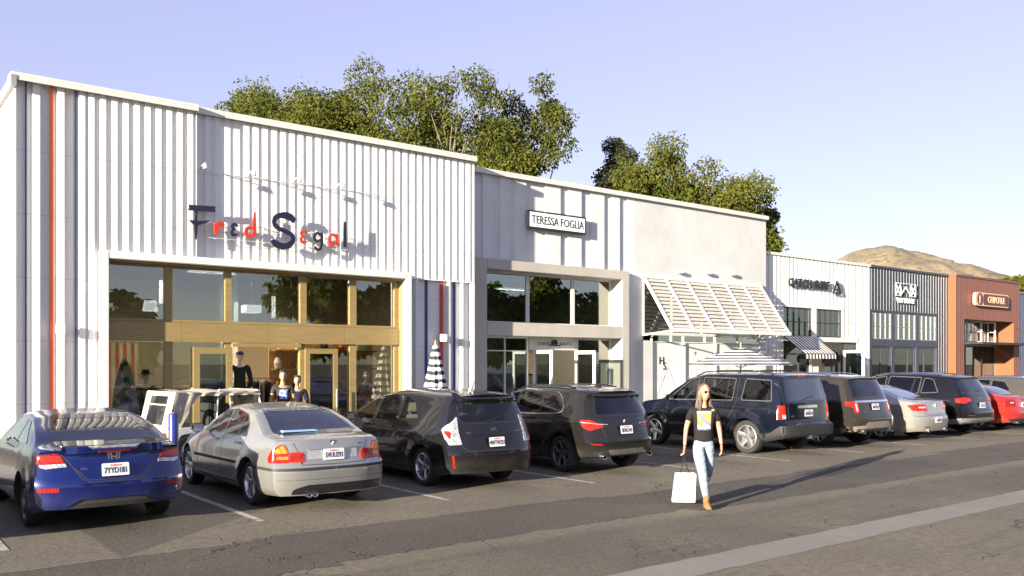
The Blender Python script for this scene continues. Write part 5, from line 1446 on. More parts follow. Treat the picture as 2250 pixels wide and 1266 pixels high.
# ---- red sedan -----------------------------------------------------------------------------------
c = Car(dict(name='parked_car', cat='car', label='bright red sedan near the right edge, next to the black suv',
    L=4.6, W=1.78, wr=1.03, wf=3.68, wrad=.318, paint=carpaint('red_paint', (.33,.013,.008), .15, .19),
    bot=[(0,.27),(.5,.22),(4.1,.2),(4.6,.24)], belt=[(0,.95),(.6,.98),(1.6,.96),(3.3,.90),(4.2,.80),(4.6,.68)],
    top=[(0,1.02),(.1,1.05),(.5,1.08),(1.0,1.28),(1.5,1.42),(2.1,1.46),(2.5,1.44),(2.9,1.25),(3.4,1.02),(4.2,.90),(4.6,.75)],
    R=[(.2,.06),(.38,.0),(.60,.0),(.66,.05),(.9,.09),(1.05,.14)], corner=.22, ck=3.8, tum=.38,
    sidewin=[[(1.16,1.03),(1.55,1.28),(2.15,1.36),(2.52,1.33),(3.2,.99)]],
    rearwin=[(-.58,1.10),(.58,1.10),(.48,1.385),(-.48,1.385)], rcut=(.42,1.8), cab=(.9,3.2), floor=.65))
c.glazing(side_mat=M['cargl_t'], rear_mat=M['cargl_t'])
c.pillar([(2.08,1.01),(2.17,1.01),(2.19,1.36),(2.11,1.36)])
c.both('tail_light', [(-.34,.78),(.02,.77),(.16,.80),(.22,.92),(-.05,.95),(-.34,.93)], M['taild'], .012, .02)
c.both('reverse_light', [(-.28,.82),(-.12,.82),(-.12,.87),(-.28,.87)], M['clear'], .017, .01)
c.patch('bumper_trim', [(-.8,.27),(.8,.27),(.8,.38),(-.8,.38)], REAR, M['trimblk'], .005, .02)
c.seams([[(1.25,1.0),(1.4,.7),(1.5,.34),(3.2,.32),(3.3,.95)],[(2.12,1.0),(2.1,.33)]], [[(-.58,1.04),(-.50,.70),(.50,.70),(.58,1.04)]])
c.emblem(0, .92, .05, 'ring_v'); c.plate(.78, '7HRT460', tilt=-5); c.handles([(1.5,.91),(2.5,.91)]); c.mirrors(3.1, 1.04); c.exhaust((-.5,-.42), .03, .02, .26)
c.wheels('twin', 5, M['alloy']); c.cutbody(); c.place(28.2, 11.25)

# ---- far grey hatchback ------------------------------------------------------------------------------
c = Car(dict(name='parked_car', cat='car', label='grey-brown hatchback at the far right edge beyond the red sedan',
    L=4.5, W=1.80, wr=.95, wf=3.62, wrad=.325, paint=carpaint('taupe_paint', (.07,.062,.05), .4, .19),
    bot=[(0,.28),(.5,.22),(4,.2),(4.5,.24)], belt=[(0,1.04),(.8,1.05),(1.8,1.02),(3.3,.97),(4.1,.86),(4.5,.70)],
    top=[(0,1.50),(.5,1.56),(1.3,1.62),(2.1,1.61),(2.6,1.50),(3.1,1.25),(3.5,1.05),(4.1,.95),(4.5,.80)],
    R=[(.25,.08),(.40,.0),(.62,.0),(.9,.10),(1.05,.14),(1.35,.34),(1.53,.26)], corner=.22, ck=3.6, tum=.33, Lf=1.1,
    sidewin=[[(1.0,1.14),(1.22,1.42),(1.62,1.47),(1.62,1.10)],[(1.68,1.10),(1.68,1.475),(2.26,1.49),(2.3,1.08)],[(2.37,1.08),(2.35,1.485),(2.66,1.41),(3.1,1.12),(3.15,1.06)]],
    rearwin=[(-.60,1.11),(.60,1.11),(.50,1.40),(-.50,1.40)], rcut=(-.5,.9), cab=(.62,3.1), floor=.65))
c.glazing(side_mat=M['cargl_t'], rear_mat=M['cargl_t'], trim=M['alloyd'])
c.both('tail_light', [(-.28,.88),(.1,.86),(.2,.97),(-.05,1.02),(-.28,1.0)], M['tail'], .010, .03)
c.seams([[(1.65,1.07),(1.5,.5),(1.5,.36),(3.0,.34),(3.15,1.0)],[(2.34,1.06),(2.32,.35)]], [])
c.plate(.78, '5KPW826'); c.mirrors(3.0, 1.12); c.wheels('spoke', 7, M['alloy']); c.cutbody(); c.place(31.0, 11.5)

# a tall black suv parked just outside the picture; its shadow lies across the first bay
black_suv('black large suv parked left of the blue coupe, beyond the picture edge', -.25, 10.95)

# ---- open beach buggy ------------------------------------------------------------------------------------
Bg = thing('beach_buggy', 'small white open-sided beach buggy with cream canvas top on the sidewalk', 'buggy', (5.9, 17.05, .13), rz=R(7))
# local: +x forward, y across (near side is -y)
wp = plain('buggy_white', (.58,.57,.54), .35, coat=.5); cv = plain('canvas', (.42,.375,.29), .85, var=.08, bump=.3, bsc=25)
m = MB()
for sg in (-1, 1):
    prof = [(-1.25,.42),(-1.25,.70),(-.35,.72),(-.2,.62),(.75,.55),(1.05,.72),(1.5,.66),(1.55,.45),(1.35,.42),(1.2,.60),(.95,.60),(.80,.30),(-.55,.30),(-.65,.52),(-.80,.60),(-1.02,.56),(-1.1,.42)]
    m.prism(prof, sg*.62-.06, sg*.62+.06)
m.box(-1.25,1.1,-.58,.58,.28,.34); m.box(-1.27,-1.2,-.6,.6,.36,.72); m.box(.75,1.5,-.57,.57,.60,.66); m.box(1.48,1.54,-.57,.57,.40,.66)
m.build('body_tub', wp, Bg, bevel=.012)
m = MB()
m.tube([(.72,-.60,.60),(.55,-.58,1.36)], .022, 8); m.tube([(.72,.60,.60),(.55,.58,1.36)], .022, 8); m.tube([(.55,-.58,1.36),(.55,.58,1.36)], .02, 8)
m.build('windshield_frame', wp, Bg, smooth=50)
MB().add([(.70,-.57,.66),(.70,.57,.66),(.56,.55,1.33),(.56,-.55,1.33)], [(0,1,2,3)]).build('windshield', M['cargl'], Bg, recalc=False)
for y in (-.58,.58): MB().tube(smoothpts([(-.30,y,.66),(-.26,y,1.32),(-.2,y,1.37)], sub=3), .02, 8).build('roll_bar', wp, Bg, smooth=50)
m = MB(); NX, NY = 16, 10; vs = []
for i in range(NX+1):
    x = -1.08+(.60+1.08)*i/NX
    for j in range(NY+1):
        v = -1+2*j/NY; z = 1.385-.02*sin(pi*i/NX*2)**2-.035*v*v+.012*sin(i*1.1)*(1-v*v)
        vs.append((x, v*.63, z))
m.add(vs, [(i*(NY+1)+j, (i+1)*(NY+1)+j, (i+1)*(NY+1)+j+1, i*(NY+1)+j+1) for i in range(NX) for j in range(NY)])
for sg in (-1, 1):   # side valance and wrap-round rear quarter
    vs = []; n = 18
    for i in range(n+1):
        x = -1.12+(1.72)*i/n; d = .05+ (.62 if i < 2 else (.62-.60*min(1,(i-2)/3)**.6))
        zt = 1.36-.015; w = .64+.012*sin(i*2.3)
        for k in range(5): f = k/4; vs.append((x-.10*f*(1 if i < 3 else .3), sg*(w+.02*sin(i*2+f*3)), zt-d*f))
    m.add(vs, [(i*5+k, (i+1)*5+k, (i+1)*5+k+1, i*5+k+1) for i in range(n) for k in range(4)])
# rear wall with window opening (left/right/top/bottom bands)
def rp_(y, f): return (-1.10-.16*f, y*(1+.02*f), 1.36-.68*f)
def band(y0, y1, f0, f1):
    m.add([rp_(y0,f0), rp_(y1,f0), rp_(y1,f1), rp_(y0,f1)], [(0,1,2,3)])
band(-.63,.63,0,.12); band(-.63,.63,.34,.38); band(-.63,-.36,.12,1); band(.40,.63,.12,1); band(-.36,.40,.9,1)
m.build('canvas_top', cv, Bg, smooth=50, recalc=False)
m = MB(); m.add([rp_(-.36,.12),rp_(.40,.12),rp_(.40,.9),rp_(-.36,.9)], [(0,1,2,3)]); m.build('rear_window', M['cargl'], Bg, recalc=False)
for y in (-.3,.3):
    m = MB(); m.box(-.12,.02,y-.22,y+.22,.55,1.12); m.box(-.1,.35,y-.22,y+.22,.45,.56); m.build('seat', M['seatblk'], Bg, bevel=.03, smooth=50)
m = MB(); m.lathe([(.16,-.012),(.175,0),(.16,.012),(.148,0),(.16,-.012)], 20, axis='x', c=(.42,-.3,.92)); m.tube([(.42,-.3,.92),(.7,-.3,.7)], .014, 6); m.tube([(.42,-.46,.92),(.42,-.14,.92)], .01, 5); m.build('steering_wheel', M['gloss'], Bg, smooth=60)
MB().lathe([(.15,-.07),(.26,-.08),(.28,-.03),(.28,.03),(.26,.08),(.15,.07),(.15,-.07)], 28, axis='x', c=(-1.02,0,.86)).build('spare_tyre', M['tyre'], Bg, smooth=40)
for x in (-.88, 1.02+.1):
    for sg in (-1, 1):
        m = MB(); m.lathe([(.17,-.08),(.26,-.085),(.28,-.05),(.28,.05),(.26,.085),(.17,.08)], 28, axis='y'); o = m.build('wheel', M['tyre'], Bg, smooth=40); o.location = (x, sg*.60, .28)
        m = MB(); m.lathe([(.175,-sg*-.08),(.16,sg*.05),(.06,sg*.03),(0,sg*.035)], 24, axis='y'); m.build('rim', M['alloy'], o, smooth=40)
MB().box(-1.29,-1.27,-.60,-.46,.50,.62).build('tail_light', M['tail'], Bg); MB().box(-1.29,-1.27,.46,.60,.50,.62).build('tail_light', M['tail'], Bg)
# ================================================================ TREES AND HILL
def foliage(name, a, b, c):
    t = NT(name); o = t.pos()
    n = t.noise(o, .55, 3); f = t.noise(o, 7, 2)
    col = t.mix(t.rng(n, .35, .65), a, b); col = t.mix(t.rng(f, .45, .75, 0, .7), col, c)
    t.p(color=col, rough=.7, spec=.05)
    tr = t.n.new('ShaderNodeBsdfTranslucent'); t.l.new(col, tr.inputs[0]); mx = t.n.new('ShaderNodeMixShader'); mx.inputs[0].default_value = .3
    t.l.new(t.b.outputs[0], mx.inputs[1]); t.l.new(tr.outputs[0], mx.inputs[2]); t.l.new(mx.outputs[0], t.out.inputs[0])
    return t.mat
M['leaf'] = foliage('eucalyptus_leaf', (.038,.058,.010), (.095,.105,.018), (.17,.135,.038))
M['leafdk'] = foliage('dark_leaf', (.035,.045,.022), (.06,.065,.03), (.11,.09,.05))
M['bark'] = plain('bark', (.13,.105,.08), .9, var=.35, sc=3, bump=.4, bsc=12)
def tree(label, x, y, top, rw, rv, clumps, leaves, mat, group, cat='tree', name='eucalyptus_tree', seed=1, lsz=(.19,.045), sparse=.0, z0=0):
    rd = random.Random(seed); T = thing(name, label, cat, (x, y, z0), group=group)
    zc = top-rv-z0; tr = MB(); lf = MB()
    tr.tube(smoothpts([(0,0,-.1),(rd.uniform(-.3,.3),.1,zc*.3),(rd.uniform(-.4,.4),0,zc*.62),(0,0,zc)], sub=4), [.26-.014*i for i in range(13)], 9)
    cs = []
    for i in range(int(clumps*(1.9 if y > 0 and x < 60 else 1))):
        for _ in range(30):
            u = Vector((rd.uniform(-1,1), rd.uniform(-1,1), rd.uniform(-1,1)))
            if .25 < u.length < 1: break
        u = u*(.55+.5*u.length)**.5
        c = Vector((u.x*rw, u.y*rw*1.05, zc+u.z*rv*(1-.12*rd.random())))
        r = rd.uniform(.5,1.15)*max(rw*.36,.6)
        cs.append((c, r))
    for i, (c, r) in enumerate(cs):
        if i % 2 == 0:      # limb to the clump
            s = Vector((0,0,max(zc*.45, c.z-rv*rd.uniform(.5,1.0)))); mid = s.lerp(c, .55)+Vector((rd.uniform(-.3,.3),rd.uniform(-.3,.3),-.35))
            tr.tube(smoothpts([s, mid, c], sub=3), [.075,.065,.055,.045,.035,.022,.01], 5)
        nl = int(leaves*(2.3 if y > 0 and x < 60 else 1.5)*(r/(rw*.3))**2)
        if y > 0 and z0 == 0 and c.z < 8.5 and x < 60: continue
        for k in range(nl):
            d = Vector((rd.gauss(0,1), rd.gauss(0,1), rd.gauss(0,1))).normalized()
            lump = .72+.75*abs(noise.noise(d*1.9+c*1.3)); p = c + Vector((d.x, d.y, d.z*.9))*r*lump*(1.02-.65*rd.random()**2.2)
            a = rd.uniform(0, 2*pi); h = Vector((cos(a), sin(a), 0)); dn = (Vector((0,0,-1))*rd.uniform(.2,1.1)+h*rd.uniform(.1,.9)+d*.4).normalized()
            w = dn.cross(Vector((rd.uniform(-1,1), rd.uniform(-1,1), .3))).normalized()
            L1 = lsz[0]*rd.uniform(.6,1.4); W1 = lsz[1]*rd.uniform(.7,1.5)
            lf.add([p, p+dn*L1*.45+w*W1, p+dn*L1, p+dn*L1*.45-w*W1], [(0,1,2,3)])
    tr.build('trunk', M['bark'], T, smooth=60); lf.build('crown', mat, T, recalc=False)
    return T
gp = 'eucalyptus trees behind the shops'
for a in (('yellow-green eucalyptus crown at the left end of the row behind the clothing shop', 20.4,49.9,19.3,3.5,5.0,46,200,'leaf',11),
          ('rounded eucalyptus crown second from the left above the clothing shop roof', 21.9,46.3,18.6,3.4,5.2,44,210,'leaf',12),
          ('broad eucalyptus with yellow-green top in the middle of the left row', 24.9,43.9,18.8,3.8,5.8,60,210,'leaf',13),
          ('tall eucalyptus with ragged top right of the middle of the left row', 26.9,40.3,18.0,3.9,5.9,56,200,'leaf',14),
          ('loose eucalyptus with sky gaps and bare limbs, rightmost of the left row', 31.1,38.9,18.4,3.0,6.8,44,210,'leaf',15),
          ('small dark sparse tree at the left of the second tree group', 38.3,38.4,15.8,1.9,4.0,34,170,'leafdk',27),
          ('green eucalyptus in the middle of the second tree group above the smooth wall', 37.3,34.3,14.5,3.0,4.6,44,220,'leaf',17),
          ('broad dense eucalyptus, largest of the second group above the smooth wall', 39.4,32.6,13.9,3.2,5.0,66,220,'leaf',18),
          ('narrow drooping tree beside the right corner of the smooth white wall', 43.2,31.9,11.4,1.0,3.0,18,150,'leafdk',19)):
    tree(a[0], a[1], a[2], a[3], a[4], a[5], a[6], a[7], M[a[8]], gp, seed=a[9])
for i, (x, y, top, r, nm) in enumerate(((134.9,59.5,15.9,2.6,'round isolated green tree on the skyline right of the hill'),(147,61,15.6,1.7,'small skyline tree, first right of the isolated round one'),(143.2,59,16.0,1.6,'pointed skyline tree in the middle above the rust building'),(150,62,15.4,2.2,'bushy skyline tree near the right edge'),(152,60,16.4,2.2,'skyline tree cut by the right picture edge'))):
    tree(nm, x, y-(4 if i == 0 else 0), top, r, 4.5, 16, 160, M['leaf'], 'small trees on the skyline', name='distant_tree', seed=40+i, lsz=(.45,.16))
gp = 'trees across the lot reflected in the shop glass'
for i, (x, y, top, r, nm) in enumerate(((3,-19,8,2.6,'added sky-blocking round dark'),(9.5,-21,9,2.8,'added sky-blocking second round'),(14.6,-20,6.6,1.5,'small'),(29,-21,12.5,4.0,'dense dark'),(37,-23,10,3.6,'broad'),(45.5,-21,9.5,3.2,'tall'),(54,-23,11,3.6,'wide spreading'),(64,-24,10,3.6,'farthest'))):  # first two trees are added, unseen blockers that cut sky fill on the cars
    tree(nm+' tree across the car park behind the camera, seen only in reflections', x, y, top, r, top*.40, 34, 120, M['leaf'], gp, name='reflected_tree', seed=60+i, lsz=(.55,.2))

def hill():
    prof = [(1500,640),(1700,615),(1780,596),(1830,570),(1868,550),(1905,540),(1950,545),(1985,552),(2030,569),(2080,589),(2120,603),(2160,614),(2250,626),(2400,640),(2700,660)]
    prof = [((p-1125)/1917*900, (800-q)*900/1917) for p, q in prof]
    f = Vector((.6123,.7906,0)); r = Vector((.7906,-.6123,0)); vs = []; NX, NY = 150, 60
    for j in range(NY+1):
        v = -1+2*j/NY
        for i in range(NX+1):
            c = 150+(740-150)*i/NX; d = 900+v*330
            h = lin(prof, c*(1+.0*v)); k = max(0, 1-abs(v)**1.5)
            p = r*c+f*d
            n = noise.fractal(Vector((p.x/60, p.y/60, 3)), 1.0, 2.0, 5)*8+abs(noise.noise(Vector((c/22, d/70, 1))))*-8
            z = h*k**.9 + n*k*(1 if abs(v) > .05 else .25)
            vs.append((p.x, p.y, max(z, -2)))
    m = MB(); m.add(vs, [(j*(NX+1)+i, j*(NX+1)+i+1, (j+1)*(NX+1)+i+1, (j+1)*(NX+1)+i) for j in range(NY) for i in range(NX)])
    t = NT('dry_hillside'); o = t.pos(); n = t.noise(o, .035, 6, .7); b = t.noise(o, .16, 5, .75)
    col = t.mix(t.rng(n, .35, .65), (.23,.17,.10), (.13,.105,.068)); col = t.mix(t.rng(b, .50, .60, 0, .85), col, (.055,.06,.04))
    t.p(color=col, rough=.95)
    o = m.build('hill', t.mat, smooth=60, recalc=False); tag(o, kind='structure')
hill()

# ================================================================ SHOP INTERIOR THINGS
def pendant(label, x, y, z, kind):
    s = thing('pendant_lamp', label, 'pendant lamp', (x, y, z), group='pendant lamps inside the clothing shop')
    MB().tube([(0,0,.1),(0,0,4.45-z)], .006, 5).build('cord', M['grey'], s)
    if kind == 'drum': MB().lathe([(.17,-.12),(.13,.12),(.125,.12),(.165,-.12),(.17,-.12)], 24).build('lamp_shade', M['lampshade'], s, smooth=40)
    elif kind == 'box': MB().box(-.2,.2,-.2,.2,-.1,.1).build('lamp_shade', M['lampshade'], s, bevel=.01)
    else: MB().lathe([(0,-.28),(.05,-.28),(.05,.28),(0,.28)], 14).build('lamp_shade', M['lampshade'], s, smooth=40)
pendant('white drum shade lamp behind the first upper window', 5.72, 21, 3.34, 'drum')
pendant('white square lantern behind the wide upper window', 8.5, 22, 3.42, 'box')
pendant('slim white tube lamp left of the square lantern', 8.1, 22, 3.30, 'tube')
pendant('slim white tube lamp right of the square lantern', 9.1, 22, 3.50, 'tube')
pendant('slim white tube lamp behind the first upper window, beside the drum shade', 6.25, 22, 3.75, 'tube')
def shopfill(x, y, z, e, sz=1.2, label='', group='added fill lights inside the shops', col=(1,.82,.58)):  # added fill lamps that brighten the shop interiors, kept above the sightline
    s = thing('interior_fill_light', label, 'fill light', (x, y, z), group=group)
    MB().box(-sz/2,sz/2,-.15,.15,0,.05).build('housing', M['grey'], s)
    MB().box(-sz/2+.03,sz/2-.03,-.12,.12,-.012,-.001).build('diffuser', M['lampshade'], s)
    ld = bpy.data.lights.new('interior_fill_light', 'AREA'); ld.shape = 'RECTANGLE'; ld.size = sz; ld.size_y = .3; ld.energy = e; ld.color = col
    lo = bpy.data.objects.new('lamp', ld); COL.objects.link(lo); lo.parent = s; lo.location = (0,0,-.05)
for x, y, z, e, nm in ((5.6,21.6,4.40,27,'left end of the clothing shop'),(7.7,22.6,4.40,42,'middle of the clothing shop'),(10.2,21.8,4.40,37,'right end of the clothing shop'),(16.9,21.8,4.40,22,'hat shop'),(30.5,21.8,4.40,19,'surf shop'),(37.5,21.8,4.40,22,'slate shop'),(44.5,22.2,4.40,29,'rust restaurant')):
    shopfill(x, y, z, e, label='added out-of-view fill light panel inside the '+nm)

# ---- figures
def skinmesh(nodes, edges, sub=2):
    """nodes: name -> (pos, rx[, ry]); returns mesh"""
    names = list(nodes); idx = {n: i for i, n in enumerate(names)}
    me = bpy.data.meshes.new('s'); me.from_pydata([nodes[n][0] for n in names], [(idx[a], idx[b]) for a, b in edges], [])
    o = bpy.data.objects.new('s', me); COL.objects.link(o)
    md = o.modifiers.new('k', 'SKIN'); md.use_smooth_shade = True; md.branch_smoothing = .4
    sv = me.skin_vertices[0].data
    for n in names:
        r = nodes[n][1:]; sv[idx[n]].radius = (r[0], r[1] if len(r) > 1 else r[0]); sv[idx[n]].use_root = idx[n] == 0
    ms = o.modifiers.new('u', 'SUBSURF'); ms.levels = sub; ms.render_levels = sub
    dg = bpy.context.evaluated_depsgraph_get(); dg.update()
    out = bpy.data.meshes.new_from_object(o.evaluated_get(dg))
    bpy.data.objects.remove(o); bpy.data.meshes.remove(me)
    return out
def joinmesh(name, meshes, mats, parent):
    bm = bmesh.new()
    for me, mi in meshes:
        k = len(bm.faces); bm.from_mesh(me); bm.faces.ensure_lookup_table()
        for f in bm.faces[k:]: f.material_index = mi; f.smooth = True
    me = bpy.data.meshes.new(name); bm.to_mesh(me); bm.free()
    for m in mats: me.materials.append(m)
    return link(name, me, parent)
def mbmesh(mb):
    me = bpy.data.meshes.new('m'); me.from_pydata(mb.v, [], mb.f); me.update()
    bm = bmesh.new(); bm.from_mesh(me); bmesh.ops.remove_doubles(bm, verts=bm.verts, dist=1e-5); bmesh.ops.recalc_face_normals(bm, faces=bm.faces); bm.to_mesh(me); bm.free()
    return me
def headmesh(c, yaw=0, s=1.0):
    """human head facing -Y, centre c (mid height), with brow, nose, lips, chin and ears"""
    m = MB(); NU, NV = 28, 22; vs = []
    cy, sy = cos(R(yaw)), sin(R(yaw))
    for j in range(NV+1):
        v = pi*j/NV; z = cos(v)
        for i in range(NU):
            u = 2*pi*i/NU; x = sin(v)*sin(u); y = -sin(v)*cos(u)
            w = .074; dp = .095; hh = .118
            if z < 0: w *= 1-.30*(-z)**1.4; dp *= 1-.10*(-z)
            if y > 0 and z < -.2: dp *= 1-.35*min(1, (-z-.2)*1.6)
            X, Y, Z = x*w, y*dp, z*hh
            fr = max(0, -y)
            g = lambda a, b, sx, sz: math.exp(-((x-a)/sx)**2-((z-b)/sz)**2)*fr
            Y -= .024*g(0,-.20,.13,.13)+.012*g(0,.0,.10,.2)            # nose tip, bridge
            Y += .010*(g(.38,.06,.18,.10)+g(-.38,.06,.18,.10))           # sockets
            Y -= .006*g(0,.24,.6,.10)+.009*g(0,-.50,.28,.09)+.012*g(0,-.80,.35,.16)   # brow, lips, chin
            Y += .004*g(0,-.50,.3,.02)
            X, Y = X*s, Y*s
            vs.append((c[0]+X*cy-Y*sy, c[1]+X*sy+Y*cy, c[2]+Z*s))
    fs = [(j*NU+i, j*NU+(i+1)%NU, (j+1)*NU+(i+1)%NU, (j+1)*NU+i) for j in range(NV) for i in range(NU)]
    m.add(vs, fs)
    for sg in (-1, 1): m.ball((c[0]+sg*.075*s*cy, c[1]+sg*.075*s*sy, c[2]-.005), .026*s, 8, sc=(.4,.7,1.15))
    return mbmesh(m)
def handmesh(w, d, side, curl=.5, r=1.0, out=(0,-1,0)):
    """w wrist, d hand direction, side vector pointing to the thumb side"""
    w = Vector(w); d = Vector(d).normalized(); s = Vector(side); s = (s - d*s.dot(d)).normalized(); n = d.cross(s)
    m = MB(); rr = []
    for f, a, b in ((0,.024,.019),(.25,.032,.017),(.6,.040,.016),(1,.040,.014)):
        c = w+d*(.085*f*r); rr.append([c+s*(a*cos(2*pi*k/10))+n*(b*sin(2*pi*k/10)) for k in range(10)])
    m.add([p for g in rr for p in g], [(j*10+k, j*10+(k+1)%10, (j+1)*10+(k+1)%10, (j+1)*10+k) for j in range(3) for k in range(10)]+[tuple(range(10)), tuple(range(30,40))])
    for i, (off, ln) in enumerate(((.030,.066),(.010,.074),(-.010,.069),(-.029,.054))):
        p = w+d*.08*r+s*off; q = [p]; dd = d.copy()
        for t in (.42,.33,.25):
            dd = (dd+n*curl*.75).normalized(); q.append(q[-1]+dd*ln*t)
        m.tube(q, [.0095,.009,.008,.0065], 7)
    p = w+d*.028+s*.030; t1 = (d*.8+s*.6+n*curl*.3).normalized(); t2 = (d*1+s*.1+n*curl*.8).normalized()
    m.tube([p, p+t1*.035, p+t1*.035+t2*.030], [.012,.0105,.008], 7)
    return mbmesh(m)
def project(me_target, poly, view, mat, name, parent, off=.004, cell=.02):
    bm0 = bmesh.new(); bm0.from_mesh(me_target); bv = BVHTree.FromBMesh(bm0); bm0.free()
    class P: pass
    q = P(); q.bvh = bv; q.root = parent; q.rp = lambda *a: Car.rp(q, *a); q.proj = lambda *a: Car.proj(q, *a); q.finish = lambda *a: Car.finish(q, *a)
    return Car.patch(q, name, poly, view, mat, off, .01, cell, parent)

skin = plain('skin', (.34,.19,.12), .5, var=.05, sc=20); hairb = plain('hair_brown', (.095,.06,.034), .6, var=.4, sc=60); hairk = plain('hair_black', (.015,.012,.012), .5)
def fabric(name, c, v=.15):
    t = NT(name); o = t.obj(); n = t.noise(o, 9, 4); f = t.noise(t.scale(o, (1,1,2.2)), 13, 3, .4)
    t.p(color=t.mix(t.rng(n, .3, .7), tuple(x*(1-v) for x in c), tuple(x*(1+v) for x in c)), rough=.88, spec=.2)
    t.bump(t.math('ADD', f, t.math('MULTIPLY', t.noise(o, 150, 2), .06)), .8, .03)
    return t.mat

# ---- walking woman (local: faces -Y, viewer's left is -x)
Wm = thing('person', 'woman in black graphic t-shirt, light jeans and sunglasses walking across the lot', 'person', (9.58, 8.0, 0), rz=R(-43))
J = dict(pel=((0,0,.93),.115,.085), waist=((0,.005,1.06),.105,.075), chest=((0,.0,1.24),.125,.085), neckb=((0,.01,1.395),.07,.055), neck=((.002,-.005,1.47),.047,.047), headb=((.005,-.01,1.53),.05,.05),
    shR=((-.155,.01,1.37),.052,.05), elR=((-.235,.02,1.10),.037,.036), wrR=((-.265,-.05,.85),.024,.022),
    shL=((.155,.01,1.37),.052,.05), elL=((.225,.06,1.10),.037,.036), wrL=((.245,-.02,.87),.024,.022),
    hipR=((-.085,0,.87),.092,.09), knR=((-.035,-.20,.49),.056,.058), anR=((.02,-.155,.10),.036,.038),
    hipL=((.085,.01,.87),.092,.09), knL=((.075,.04,.49),.056,.058), anL=((.06,.40,.27),.036,.038))
E_ = [('pel','waist'),('waist','chest'),('chest','neckb'),('neckb','neck'),('neck','headb'),('chest','shR'),('shR','elR'),('elR','wrR'),('chest','shL'),('shL','elL'),('elL','wrL'),('pel','hipR'),('hipR','knR'),('knR','anR'),('pel','hipL'),('hipL','knL'),('knL','anL')]
bodym = skinmesh(J, E_)
joinmesh('body', [(bodym,0),(headmesh((.008,-.03,1.60), 22, 1.06),0),(handmesh((-.265,-.05,.85),(-.03,-.05,-1),(0,-1,0),.95),0),(handmesh((.245,-.02,.87),(.03,-.12,-1),(0,-1,0),.45),0)], [skin], Wm)
def sub_nodes(J, names, grow, over={}):
    d = {}
    for n in names: p, *r = J[n]; d[n] = (p,)+tuple(q+grow for q in r)
    d.update(over); return d
top = sub_nodes(J, ['waist','chest','neckb','shR','shL'], .014, dict(waist=((0,.003,1.07),.145,.108), hem=((0,0,.955),.150,.118), low=((0,0,.90),.150,.118), chest=((0,-.002,1.25),.158,.112), neckb=((0,.008,1.405),.105,.074),
    shR=((-.16,.01,1.365),.066,.062), slR=((-.205,.018,1.19),.068,.060), shL=((.16,.01,1.365),.066,.062), slL=((.202,.035,1.19),.068,.060)))
top = {k: top[k] for k in ('chest','waist','hem','low','neckb','shR','slR','shL','slL')}
tm = skinmesh(top, [('chest','waist'),('waist','hem'),('hem','low'),('chest','neckb'),('chest','shR'),('shR','slR'),('chest','shL'),('shL','slL')])
shirt = joinmesh('tshirt', [(tm,0)], [fabric('black_cotton', (.012,.011,.011))], Wm)
t = NT('shirt_print'); o = t.obj(); s_ = t.sep(o); n = t.noise(o, 9, 3)
v = t.math('ADD', s_[2], t.math('MULTIPLY', n, .05)); dg_ = t.math('ADD', t.math('ADD', s_[0], v), t.math('MULTIPLY', n, .05))
col = t.mix(t.rng(v, 1.165, 1.185), (.45,.42,.36), (.45,.18,.04)); col = t.mix(t.rng(t.math('ABSOLUTE', t.math('SUBTRACT', dg_, 1.275)), .035, .02), col, (.12,.12,.32)); col = t.mix(t.rng(v, 1.335, 1.345), col, (.5,.45,.36)); col = t.mix(t.rng(v, 1.13, 1.115), col, (.05,.05,.12))
t.p(color=col, rough=.8)
project(tm, [(-.085,1.08),(.085,1.08),(.098,1.345),(-.098,1.345)], lambda u, v: (Vector((u,-2,v)), Vector((0,1,0))), t.mat, 'shirt_print', shirt, .003)
jn = dict(wb=((0,0,1.04),.112,.088), pel=((0,0,.95),.132,.102), hipR=((-.078,0,.86),.104,.102), tR=((-.062,-.10,.68),.082,.085), knR=((-.035,-.205,.49),.066,.068), cR=((-.008,-.18,.30),.060,.062), anR=((.018,-.155,.15),.046,.048),
    hipL=((.078,.01,.86),.104,.102), tL=((.08,.03,.68),.082,.085), knL=((.075,.04,.49),.066,.068), cL=((.066,.23,.37),.058,.060), anL=((.06,.36,.29),.046,.048))
jm = skinmesh(jn, [('pel','wb'),('pel','hipR'),('hipR','tR'),('tR','knR'),('knR','cR'),('cR','anR'),('pel','hipL'),('hipL','tL'),('tL','knL'),('knL','cL'),('cL','anL')])
joinmesh('jeans', [(jm,0)], [fabric('light_denim', (.19,.235,.29), .25)], Wm)
def boot(a, toe, mat, parent, name='boot', sc=1.0):
    a = Vector(a); d = Vector(toe).normalized(); rt = d.cross(Vector((0,0,1)))
    rt = rt.normalized() if rt.length > .1 else Vector((1,0,0)); up = rt.cross(d)
    m = MB(); rows = []
    for f, w, h, lift in ((-.055,.030,.075,0),(-.02,.038,.10,0),(.04,.040,.075,.0),(.10,.046,.055,-.0),(.16,.042,.042,0),(.195,.022,.028,.004)):
        c = a+d*f*sc; rows.append([c+rt*w*x*sc+up*(z*h+lift-.03)*sc for x, z in ((-1,-.35),(-.95,.3),(-.5,.85),(0,1),(.5,.85),(.95,.3),(1,-.35))])
    m.add([p for r_ in rows for p in r_], [(j*7+k, j*7+k+1, j*7+k+8, j*7+k+7) for j in range(5) for k in range(6)]+[(j*7+6, j*7, j*7+7, j*7+13) for j in range(5)]+[tuple(range(7)), tuple(range(35,42))])
    m.tube([a-d*.01+up*.0, a-d*.012+up*.09], [.046*sc,.048*sc], 12)
    m.bar(a-d*.045*sc-up*.035*sc, a-d*.045*sc-up*.098*sc, .045*sc, .045*sc, up=tuple(d))
    return m.build(name, mat, parent, smooth=50)
bt = plain('tan_suede', (.17,.09,.03), .8)
